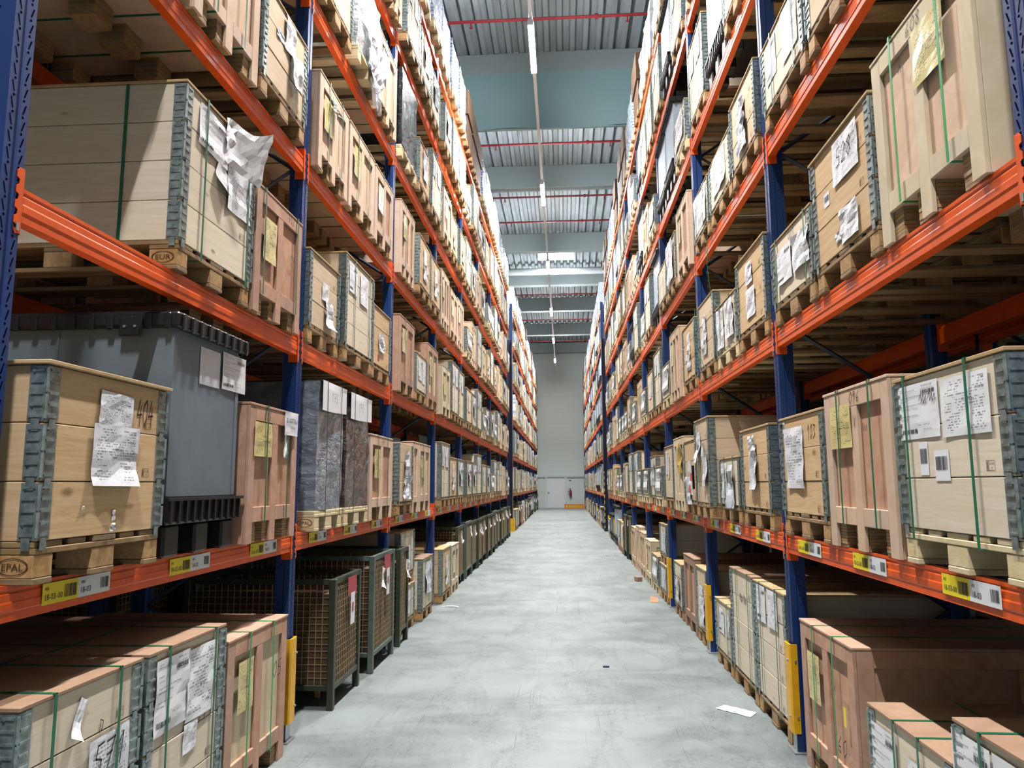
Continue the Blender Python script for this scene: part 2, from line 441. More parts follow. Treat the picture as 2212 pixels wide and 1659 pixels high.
def hinge(w, z0, h, side, x_edge=0.0, c=0.002):
    """folding corner fitting at the front corner on the y=0 (side 0) or y=w (side 1) end"""
    mb = MB(); t = .0035; L = .062; zz0, zz1 = z0 + .006, z0 + h - .006
    y0, s = (0, 1) if side == 0 else (w, -1)
    def bx(x0, x1, a, b, p, q, m=0, cc=0.0):
        ya, yb = sorted((y0 + s * a, y0 + s * b)); mb.box(x0, x1, ya, yb, p, q, m, cc)
    bx(-t, 0, -t, L, zz0, zz1)                       # plate on the front board
    bx(0, L, -t, 0, zz0, zz1)                        # plate on the end board
    for k in range(5):
        z = z0 + h * (k + .5) / 5
        bx(-t - .004, -t, .008, L - .008, z - .004, z + .004); bx(.008, L - .008, -t - .004, -t, z - .004, z + .004)
    for k in (0.2, 0.8):
        z = z0 + h * k
        bx(-t - .006, -t, L - .022, L - .014, z + .014, z + .022); bx(L - .022, L - .014, -t - .006, -t, z + .014, z + .022)
    yc = y0 - s * .005
    mb.tube([(-.005, yc, z0 + .012), (-.005, yc, z0 + h * .48)], .0065, 6); mb.tube([(-.005, yc, z0 + h * .52), (-.005, yc, z0 + h - .012)], .0065, 6)
    bx(-t - .003, -t, .016, .046, z0 - .030, z0 + .012); bx(.016, .046, -t - .003, -t, z0 - .030, z0 + .012)   # tongues
    return mb
def paper(w_box, u, z, w, h, mat='print', amp=.006, seed=0, rot=0.0, curl=0.0, x=-.0035, nx=5, nz=7):
    mb = MB(); ca, sa = math.cos(rot), math.sin(rot)
    def fn(a, b):
        du, dz = (a - .5) * w, (b - .5) * h
        uu = u + du * ca - dz * sa; zz = z + du * sa + dz * ca
        n = (noise.noise(Vector((a * 2.3 + seed * 3.1, b * 2.9, seed * 1.7))) + .5) * amp
        cu = .28 * curl * max(0, (.45 - b)) ** 2 * (1 + a)
        return (x - abs(n) - cu, w_box - uu, zz)
    mb.sheet(w, h, fn, nx, nz); return mb
def strap_loop(w, d, h, y, z0=.10, wd=.016, t=.0015, off=.0125):
    mb = MB()
    mb.box(-t - off, -off, y - wd / 2, y + wd / 2, z0, h + .003)
    mb.box(-t - off, d + .004, y - wd / 2, y + wd / 2, h + .001, h + .003)
    mb.box(d + .001, d + .003, y - wd / 2, y + wd / 2, z0, h + .003)
    mb.box(-.004, d + .002, y - wd / 2, y + wd / 2, z0 - .002, z0)
    return mb
def strap_side(w, d, h, x, z0=.10, wd=.016):
    mb = MB(); t = .0015
    mb.box(x - wd / 2, x + wd / 2, -.005, -.0035, z0, h + .003); mb.box(x - wd / 2, x + wd / 2, w + .0035, w + .005, z0, h + .003)
    mb.box(x - wd / 2, x + wd / 2, -.005, w + .005, h + .001, h + .003); return mb
LETTER = [(.06, .93, .030, 'Supplier', .14), (.06, .885, .042, 'SWEP International AB', .40), (.06, .76, .052, 'VAILLANT INDUSTRIAL SLOVAKIA', .80), (.06, .70, .052, 'S.R.O.', .18),
          (.06, .61, .052, 'Logisticke centrum SIMOTUR', .68), (.06, .55, .052, 'Chocholna - Velcice', .46), (.06, .42, .052, 'Chocholna Velcice', .44), (.06, .36, .052, 'Slovakia', .2),
          (.62, .93, .048, 'Pallet Id:', .26), (.60, .87, .042, 'LPN-22331', .30), (.50, .23, .048, 'Nr. 3112', .28), (.62, .15, .048, '35 KG', .2)]
def letter(wb, u, z, w, h, seed=0, rot=0.0, amp=.004, x=-.0035, sheet_mat='paper'):
    mb = paper(wb, u, z, w, h, amp=amp, seed=seed, rot=rot, x=x); mb.uv = {}
    ca, sa = math.cos(rot), math.sin(rot); xx = x - amp - .0015
    def pl(a, b):   # a,b metres from lower-left corner
        du, dz = a - w / 2, b - h / 2
        aa, bb = a / w, b / h
        n = (noise.noise(Vector((aa * 2.3 + seed * 3.1, bb * 2.9, seed * 1.7))) + .5) * amp
        return (x - abs(n) - .0012, wb - (u + du * ca - dz * sa), z + du * sa + dz * ca)
    for (a, b, s, t, wd) in LETTER:
        text_on(mb, t, s * h * .62, lambda p, q: pl(a * w + p, b * h + q), 1, width=wd * w)
    barcode(mb, .34 * w, .07 * h, lambda p, q: pl(.60 * w + p, .79 * h + q), 1, 18, seed)
    barcode(mb, .40 * w, .08 * h, lambda p, q: pl(.06 * w + p, .10 * h + q), 1, 16, seed + 5)
    return mb
def ht_stamp(w, u, z, s=1.0):
    mb = MB(); pl = lambda a, b: (-.002, w - u - a * s, z + b * s); t = .0015
    for (a, b, c, d) in ((0, 0, .05, t), (0, .034, .05, .034 + t), (0, 0, t, .034), (.05, 0, .05 + t, .034), (.014, 0, .014 + t, .034)):
        mb.quad([pl(a, b), pl(c, b), pl(c, d), pl(a, d)])
    text_on(mb, 'SE-P 6375', .011, lambda a, b: pl(.018 + a, .020 + b), width=.029); text_on(mb, 'HT', .011, lambda a, b: pl(.026 + a, .005 + b), width=.012)
    for k in range(3): mb.quad([pl(.003 + k * .003, .004), pl(.005 + k * .003, .004), pl(.005 + k * .003, .030), pl(.003 + k * .003, .030)])
    return mb

def tagged(txt, u, z, w, h):
    def f(W_, H_):
        mb = paper(W_, u * W_, z, w, h, amp=.003, seed=5, x=-.014); mb.uv = {}
        text_on(mb, txt, h * .30, P_front(W_, -.0185, u * W_ - w * .42, z + h * .02), 1, width=w * .84)
        text_on(mb, '1086 kg', h * .18, P_front(W_, -.0185, u * W_ - w * .10, z - h * .22), 1, width=w * .36)
        return mb, ['paper', 'ink']
    return f
def flying(u, w, z, h):
    def f(W_, H_):
        def fn(a, b):
            k = max(0, a - .25) ** 1.3
            return (-.016 - .16 * k * (.6 + .6 * b) - .02 * noise.noise(Vector((a * 5, b * 4, 2))), W_ - (u * W_ + w * a - .04 * k), z + h * b + .10 * k * b - .05 * k + .02 * math.sin(a * 7) * b)
        return MB().sheet(1, 1, fn, 9, 7), ['paper']
    return f
def collar_box(w=.8, d=1.2, h=.76, mat='pine', lid='lid', straps=(), papers=(), texts=(), stamp=None, pal=('pallet', 'block'), side_straps=(), marks=True, seed=0, lid_over=.008, tiers=None):
    r = random.Random(seed + int(h * 100)); parts = pallet(w, d, pal, stamp=stamp)
    lt = .014; H = h - .144 - lt; n = tiers or max(1, round(H / .2)); ch = H / n; t = .02
    for k in range(n):
        z0 = .144 + k * ch; mb = MB(); g = .0015; j = r.uniform(-.002, .002)
        mb.box(0 + j, t + j, .001, w - .001, z0 + g, z0 + ch - g, 0, .0025); mb.box(d - t, d, .001, w - .001, z0 + g, z0 + ch - g, 0, .0025)
        mb.box(t + .001 + j, d - t - .001, 0, t, z0 + g, z0 + ch - g, 0, .0025); mb.box(t + .001 + j, d - t - .001, w - t, w, z0 + g, z0 + ch - g, 0, .0025)
        mb.box(d - .06, d + .003, -.003, 0, z0 + .01, z0 + ch - .01, 1); mb.box(d - .06, d + .003, w, w + .003, z0 + .01, z0 + ch - .01, 1)
        up = len(parts); parts.append(Part('pallet_collar', mb, [mat, 'galv']))
        for sd in (0, 1): parts.append(Part('corner_hinge', hinge(w, z0, ch, sd), ['galv'], up))
        if marks and r.random() < .7: parts.append(Part('heat_stamp', ht_stamp(w, w - .16, z0 + .02, 1.0), ['burn'], up))
    zt = .144 + H; o = lid_over
    if lid: parts.append(Part('lid', MB().box(-o, d + o, -o, w + o, zt, zt + lt, 0, .002), [lid]))
    top = zt + lt if lid else zt
    for y in straps: parts.append(Part('strap', strap_loop(w, d, top, w - y * w), ['strap']))
    for x in side_straps: parts.append(Part('strap', strap_side(w, d, top, x), ['strap']))
    for p in papers: parts.append(Part('packing_paper', *p(w, h)))
    for (u, z, s, tx, *xo) in texts:
        mb = MB(); hand(mb, tx, s, P_front(w, -.0022 - (xo[0] if xo else 0), u, z), th=s * .075, sx=xo[1] if len(xo) > 1 else 1.0); parts.append(Part('handwritten_number', mb, ['marker']))
    return parts
def pp(u, z, w, h, mat='print', **k):     # paper placed by fractions
    return lambda W_, H_: (paper(W_, u * W_, z, w, h, **k), [mat])
def ll(u, z, w, h, **k):
    return lambda W_, H_: (letter(W_, u * W_, z, w, h, **k), ['paper', 'ink'])
def code(u, z, w, h, seed=1):
    def f(W_, H_):
        mb = MB(); pl = P_front(W_, -.0030, u * W_ - w / 2, z - h / 2)
        mb.quad([pl(0, 0), pl(w, 0), pl(w, h), pl(0, h)], 0)
        pl2 = P_front(W_, -.0040, u * W_ - w / 2, z - h / 2)
        barcode(mb, w * .8, h * .45, lambda a, b: pl2(a + w * .1, b + h * .35), 1, 20, seed); return mb, ['paper', 'ink']
    return f

def crate(w=.8, d=1.2, h=.8, panel='ply_red', batten='ply_pale', straps=(.28, .72), note=True, mid=1, texts=(), papers=(), leg=.12, strap='strap', seed=0, bw=.085, note_u=.27, note_z=None, note_w=.2, note_h=.27):
    t = .018; parts = []
    body = MB()
    body.box(t, d - t, t, w - t, leg, h - .014, 0)
    parts.append(Part('panel', body, [panel]))
    fr = MB(); c = .002
    xs = [(0, bw), (w - bw, w)] + [(w * (i + 1) / (mid + 1) - bw / 2, w * (i + 1) / (mid + 1) + bw / 2) for i in range(mid)]
    for (a, b) in xs:
        top = h - .014 if (a == 0 or b == w) else h - .014 - bw
        fr.box(0, t, a, b, 0.0, top, 0, c); fr.box(d - t, d, a, b, 0.0, top, 0, c)
    ys = sorted(xs)
    for (a, b) in zip(ys[:-1], ys[1:]):
        fr.box(0, t, a[1] + .001, b[0] - .001, leg, leg + bw, 0, c)
    fr.box(-.0005, t - .001, bw + .001, w - bw - .001, h - .014 - bw, h - .0145, 0, c)
    fr.box(d - t, d, bw + .001, w - bw - .001, h - .014 - bw, h - .0145, 0, c)
    for y0, y1 in ((-.0, t), (w - t, w)):
        fr.box(t + .001, t + bw, y0, y1, leg * .0 + .001, h - .015, 0, c); fr.box(d - t - bw, d - t - .001, y0, y1, .001, h - .015, 0, c)
        fr.box(t + bw + .001, d - t - bw - .001, y0, y1, leg, leg + bw, 0, c); fr.box(t + bw + .001, d - t - bw - .001, y0, y1, h - bw - .015, h - .015, 0, c)
        fr.box(d / 2 - bw / 2, d / 2 + bw / 2, y0 + .0005, y1 - .0005, leg + bw + .001, h - bw - .016, 0, c)
    parts.append(Part('frame', fr, [batten]))
    r = random.Random(seed)
    for (a, b) in ys:
        L = 8; wy = min(.15, w / 3.2)
        c0 = (a + b) / 2; y0 = min(max(a, c0 - wy / 2), w - wy - t); y0 = max(y0, t)
        for x0 in (t + .002, d / 2 - .07, d - t - .142):
            ft = MB()
            for k in range(L):
                j = r.uniform(-.002, .002); z = k * leg / L
                ft.box(x0 + j, x0 + .14 + j, y0 + j, y0 + wy + j, z + .0015, z + leg / L, 0 if k % 2 else 1)
            parts.append(Part('skid', ft, ['laminate', 'block']))
    parts.append(Part('lid', MB().box(-.004, d + .004, -.004, w + .004, h - .0135, h, 0, .002), [batten]))
    for y in straps: parts.append(Part('strap', strap_loop(w, d, h, w - y * w, z0=leg), [strap]))
    if note:
        s = random.Random(seed + 3)
        parts.append(Part('packing_note', paper(w, w * note_u, note_z or h - .26 - s.uniform(0, .05), note_w, note_h, seed=seed, amp=.005, x=-.0022), ['print_note']))
    for p in papers: parts.append(Part('packing_paper', *p(w, h)))
    for (u, z, s, tx, *xo) in texts:
        mb = MB(); hand(mb, tx, s, P_front(w, -.0025, u, z), th=s * .07, sx=xo[1] if len(xo) > 1 else 1.0); parts.append(Part('handwritten_number', mb, ['marker']))
    return parts

def container(w=.8, d=1.2, h=1.15, body='grey_plastic', papers=()):
    parts = []
    for p in papers: parts.append(Part('packing_paper', *p(w, h)))
    b = MB(); i = .028
    b.box(i, d - i, i, w - i, .27, h - .07, 0, .008)
    for y in (i, w - i - .0):
        s = 1 if y == i else -1
        b.box(i - .004, i + .03, min(y, y - s * .004), max(y, y - s * .004), .28, h - .1, 0); b.box(i - .004, i, min(y, y + s * .03), max(y, y + s * .03), .28, h - .1, 0)
    b.box(d / 2 - .01, d / 2 + .01, i - .005, w - i + .005, .28, h - .1, 0)
    parts.append(Part('container_wall', b, [body]))
    t = MB(); t.box(0, d, 0, w, .15, .27, 0, .012)
    for k in range(11):
        y = .02 + k * (w - .04) / 10; t.box(-.012, 0, y - .006, y + .006, .155, .262)
        x = .03 + k * (d - .06) / 10; t.box(x - .006, x + .006, -.012, w + .012, .155, .262)
    t.box(-.016, d + .016, -.016, w + .016, .258, .272)
    parts.append(Part('base_tray', t, ['black_plastic']))
    for x0 in (.02, d / 2 - .08, d - .18):
        for y0 in (.02, w / 2 - .07, w - .16): parts.append(Part('foot', MB().box(x0, x0 + .16, y0, y0 + .14, 0, .15, 0, .012), ['black_plastic']))
    l = MB(); z = h - .085
    l.box(-.012, d + .012, -.012, w + .012, z, h - .012, 0, .010); l.box(.03, d - .03, .03, w - .03, h - .015, h)
    for k in range(9):
        y = .03 + k * (w - .06) / 8; l.box(-.024, -.010, y - .016, y + .016, z - .012, h - .018, 0, .006)
    for k in range(13):
        x = .04 + k * (d - .08) / 12; l.box(x - .016, x + .016, -.022, -.010, z - .012, h - .018, 0, .006); l.box(x - .016, x + .016, w + .010, w + .022, z - .012, h - .018, 0, .006)
    parts.append(Part('lid', l, ['black_plastic']))
    lt = MB(); lt.box(.16, .27, -.026, -.012, z - .045, z + .05, 0, .006); lt.box(.16, .27, w + .012, w + .026, z - .045, z + .05, 0, .006)
    for x in (.19, .24):
        lt.tube([(x, -.032, z), (x, -.024, z)], .007, 8, 1); lt.tube([(x, w + .024, z), (x, w + .032, z)], .007, 8, 1)
    parts.append(Part('latch', lt, ['black_plastic', 'zinc']))
    return parts

def lumpy(w, d, z0, z1, amp=.012, seed=0, nx=8, nz=12, ridges=0.0):
    """a wrapped block: all sides gridded and pushed in and out"""
    mb = MB()
    def disp(p):
        n = noise.noise(Vector((p[0] * 3 + seed, p[1] * 3, p[2] * 4))) * amp + noise.noise(Vector((p[0] * 11 + seed, p[1] * 11, p[2] * 14))) * amp * .5
        if ridges: n += math.sin(p[2] * 75 + seed + 3 * noise.noise(Vector(p) * 3)) * ridges
        cx, cy = d / 2, w / 2; v = Vector((p[0] - cx, p[1] - cy, 0)); 
        edge = min(1, abs(v.x) / (d / 2)) ** 8, min(1, abs(v.y) / (w / 2)) ** 8
        return (p[0] + (v.x > 0 or -1) * edge[0] * (n - amp * .6), p[1] + (v.y > 0 or -1) * edge[1] * (n - amp * .6), p[2])
    def face(f):
        n = len(mb.v)
        for j in range(nz + 1):
            for i in range(nx + 1): mb.v.append(disp(f(i / nx, j / nz)))
        for j in range(nz):
            for i in range(nx):
                a = n + j * (nx + 1) + i; mb.f.append((a, a + 1, a + nx + 2, a + nx + 1)); mb.m.append(0)
    H = z1 - z0
    face(lambda a, b: (0, w * (1 - a), z0 + b * H)); face(lambda a, b: (d, w * a, z0 + b * H))
    face(lambda a, b: (d * a, 0, z0 + b * H)); face(lambda a, b: (d * (1 - a), w, z0 + b * H))
    face(lambda a, b: (d * b, w * (1 - a), z1)); face(lambda a, b: (d * (1 - b), w * (1 - a), z0))
    return mb
def wrapped(w=.8, d=1.2, h=1.0, film='film_dark', cap=False, straps=(), seed=0, amp=.012, ridges=0.0, pal=('pallet_new', 'pallet_new'), stamp=None, tail=False, cap_text=None, papers=()):
    parts = pallet(w, d, pal, stamp=stamp)
    parts.append(Part('wrapped_stack', lumpy(w - .01, d - .01, .146, h, amp, seed, ridges=ridges), [film]))
    if cap:
        mb = MB(); y0, y1 = .0, w - .04
        mb.sheet(1, 1, lambda a, b: ((-.022 - .004 * math.sin(a * 5)) if b < .5 else -.022 + (b - .5) * 1.6, y1 - (y1 - y0) * a, (h + .012 - (.5 - b) * .42 - .012 * math.sin(a * 3 + 1)) if b < .5 else h + .012), 8, 10)
        parts.append(Part('cover_sheet', mb, ['paper']))
        if cap_text:
            tx = MB(); hand(tx, cap_text, .07, P_front(w, -.028, w * .35, h - .13), th=.003); parts.append(Part('handwritten_number', tx, ['marker']))
    for y in straps: parts.append(Part('strap', strap_loop(w, d, h + .018, w - y * w, z0=.10, off=.028, wd=.008), ['ink']))
    for p in papers: parts.append(Part('packing_paper', *p(w, h)))
    if tail:
        mb = MB()
        mb.sheet(1, 1, lambda a, b: (-.02 - .05 * abs(noise.noise(Vector((a * 5, b * 6, seed)))) - .03 * math.sin(b * 3), w * .15 + (.25 + .35 * b) * (1 - a) + .06 * math.sin(b * 7), -.20 + b * .75), 8, 12)
        parts.append(Part('loose_film', mb, ['film_white']))
    return parts
def cage(w=.8, d=1.2, h=.97, steel='green_steel', tags=1, seed=0, redtag=False, board='brown_board', low=.14):
    r = random.Random(seed); parts = []
    p = .05
    for x0 in (0, d - p):
        for y0 in (0, w - p):
            mb = MB(); mb.box(x0, x0 + p, y0, y0 + p, 0, h, 0, .004)
            parts.append(Part('corner_post', mb, [steel]))
    rl = MB()
    for z in (h - .04,):
        for y0 in (.005, w - .04): rl.box(p, d - p, y0, y0 + .035, z, z + .04)
        for x0 in (.005, d - .04): rl.box(x0, x0 + .035, p, w - p, z, z + .04)
    parts.append(Part('top_rail', rl, [steel]))
    parts.append(Part('base_frame', MB().box(.005, d - .005, .005, w - .005, low, low + .04, 0, .003), [steel]))
    g = MB(); q = .0028; n = int((w - 2 * p) / .05); k = int((h - low - .08) / .05)
    for i in range(1, n + 1):
        y = p + i * (w - 2 * p) / (n + 1); g.box(.012, .012 + 2 * q, y - q, y + q, low + .04, h - .04)
    for j in range(1, k + 1):
        z = low + .04 + j * (h - low - .08) / (k + 1); g.box(.018, .018 + 2 * q, p, w - p, z - q, z + q)
        g.box(p, d - p, .018, .018 + 2 * q, z - q, z + q); g.box(p, d - p, w - .024, w - .018, z - q, z + q)
    n = int((d - 2 * p) / .05)
    for i in range(1, n + 1):
        x = p + i * (d - 2 * p) / (n + 1)
        g.box(x - q, x + q, .012, .012 + 2 * q, low + .04, h - .04); g.box(x - q, x + q, w - .018, w - .012, low + .04, h - .04)
    parts.append(Part('wire_mesh', g, ['wire']))
    bd = MB()
    bd.box(.032, d - .03, .030, w - .030, low + .021, h - .10 - r.uniform(0, .06), 0)
    for i in range(5): bd.box(.027, .031, .05 + i * (w - .1) / 5, .05 + (i + .8) * (w - .1) / 5, low + .03, h - .12)
    parts.append(Part('board_lining', bd, [board]))
    for t in range(tags):
        u = r.uniform(.25, .7) * w; mb = paper(w, u, h - r.uniform(.16, .30), .11, .19, seed=seed + t, amp=.02, rot=r.uniform(-.5, .5), curl=.25, x=-.012)
        parts.append(Part('paper_tag', mb, ['print']))
    if redtag:
        mb = MB(); pl = P_front(w, -.014, w * .42, h - .17); mb.quad([pl(0, 0), pl(.24, 0), pl(.22, .15), pl(-.02, .15)])
        pl = P_front(w, -.017, w * .5, h - .40); mb.quad([pl(0, 0), pl(.12, 0), pl(.12, .25), pl(0, .25)], 1)
        pl = P_front(w, -.019, w * .5 + .035, h - .30); mb.quad([pl(0, 0), pl(.045, 0), pl(.045, .07), pl(0, .07)], 0)
        parts.append(Part('red_tag', mb, ['red', 'paper']))
    return parts
def carton(w=.7, d=1.0, h=.6, mat='carton', pal=('pallet', 'block'), n=2, seed=0, papers=(), over=0.0):
    parts = pallet(w, d, pal); r = random.Random(seed)
    z = .145; hh = (h - .145) / n
    for k in range(n):
        o = over if k == n - 1 else 0
        parts.append(Part('carton', MB().box(.01 - o - r.uniform(0, .01), d - .01, .01 - o, w - .01 + o, z + k * hh, z + (k + 1) * hh - .002, 0, .004), [mat]))
    for p in papers: parts.append(Part('packing_paper', *p(w, h)))
    return parts

# ---------------------------------------------------------------- placing things
SIDE = {'L': (XL, PI, 'left'), 'R': (XR, 0.0, 'right')}
ORD = ['nearest', 'second', 'third', 'fourth', 'fifth', 'sixth', 'seventh', 'eighth', 'ninth']
def bay_name(n): return (ORD[n] + ' bay') if n < 8 else (['first', 'second', 'third', 'fourth', 'fifth', 'sixth', 'seventh', 'eighth', 'last'][n - 9] + ' bay past column')
def lev_name(l): return 'floor' if l == 0 else ['first', 'second', 'third', 'fourth', 'fifth', 'top'][l - 1] + ' shelf'
SLOT = ['near', 'middle', 'far', 'farthest']
def where(side, n, l, s): return f"{SLOT[s]} slot, {bay_name(n)}, {lev_name(l)}, {SIDE[side][2]} rack"
def place(proto, side, n, l, s, y0, w, desc, out=.075, dz=0.0, where_=None):
    X, rz, _ = SIDE[side]
    xf = X + out if side == 'L' else X - out
    loc = (xf, y0 + w, BT[l] + dz) if side == 'L' else (xf, y0, BT[l] + dz)
    return proto.put(f"{desc}, {where_ or where(side, n, l, s)}", loc, rz)
G_C, G_P, G_W, G_M, G_G, G_T = ('collar boxes stored on the racks', 'plywood crates stored on the racks', 'film wrapped pallet loads on the racks', 'mesh cages on the floor under the racks',
                           'plastic containers on the racks', 'carton loads on the racks')
G_N = 'white pine shipping boxes on the racks'
KIND = {'collar': ('collar_box', 'box', G_C), 'crate': ('plywood_crate', 'crate', G_P), 'wrap': ('wrapped_load', 'pallet load', G_W), 'cage': ('mesh_cage', 'cage', G_M),
        'bin': ('plastic_container', 'container', G_G), 'carton': ('carton_load', 'carton load', G_T)}
FN = {'collar': collar_box, 'crate': crate, 'wrap': wrapped, 'cage': cage, 'bin': container, 'carton': carton}
def make(kind, level=2, **k):
    kd = ('pine_shipping_box', 'box', G_N) if kind == 'collar' and k.get('mat', 'pine') == 'pine' else KIND[kind]
    return Proto(*kd, FN[kind](**k), level)

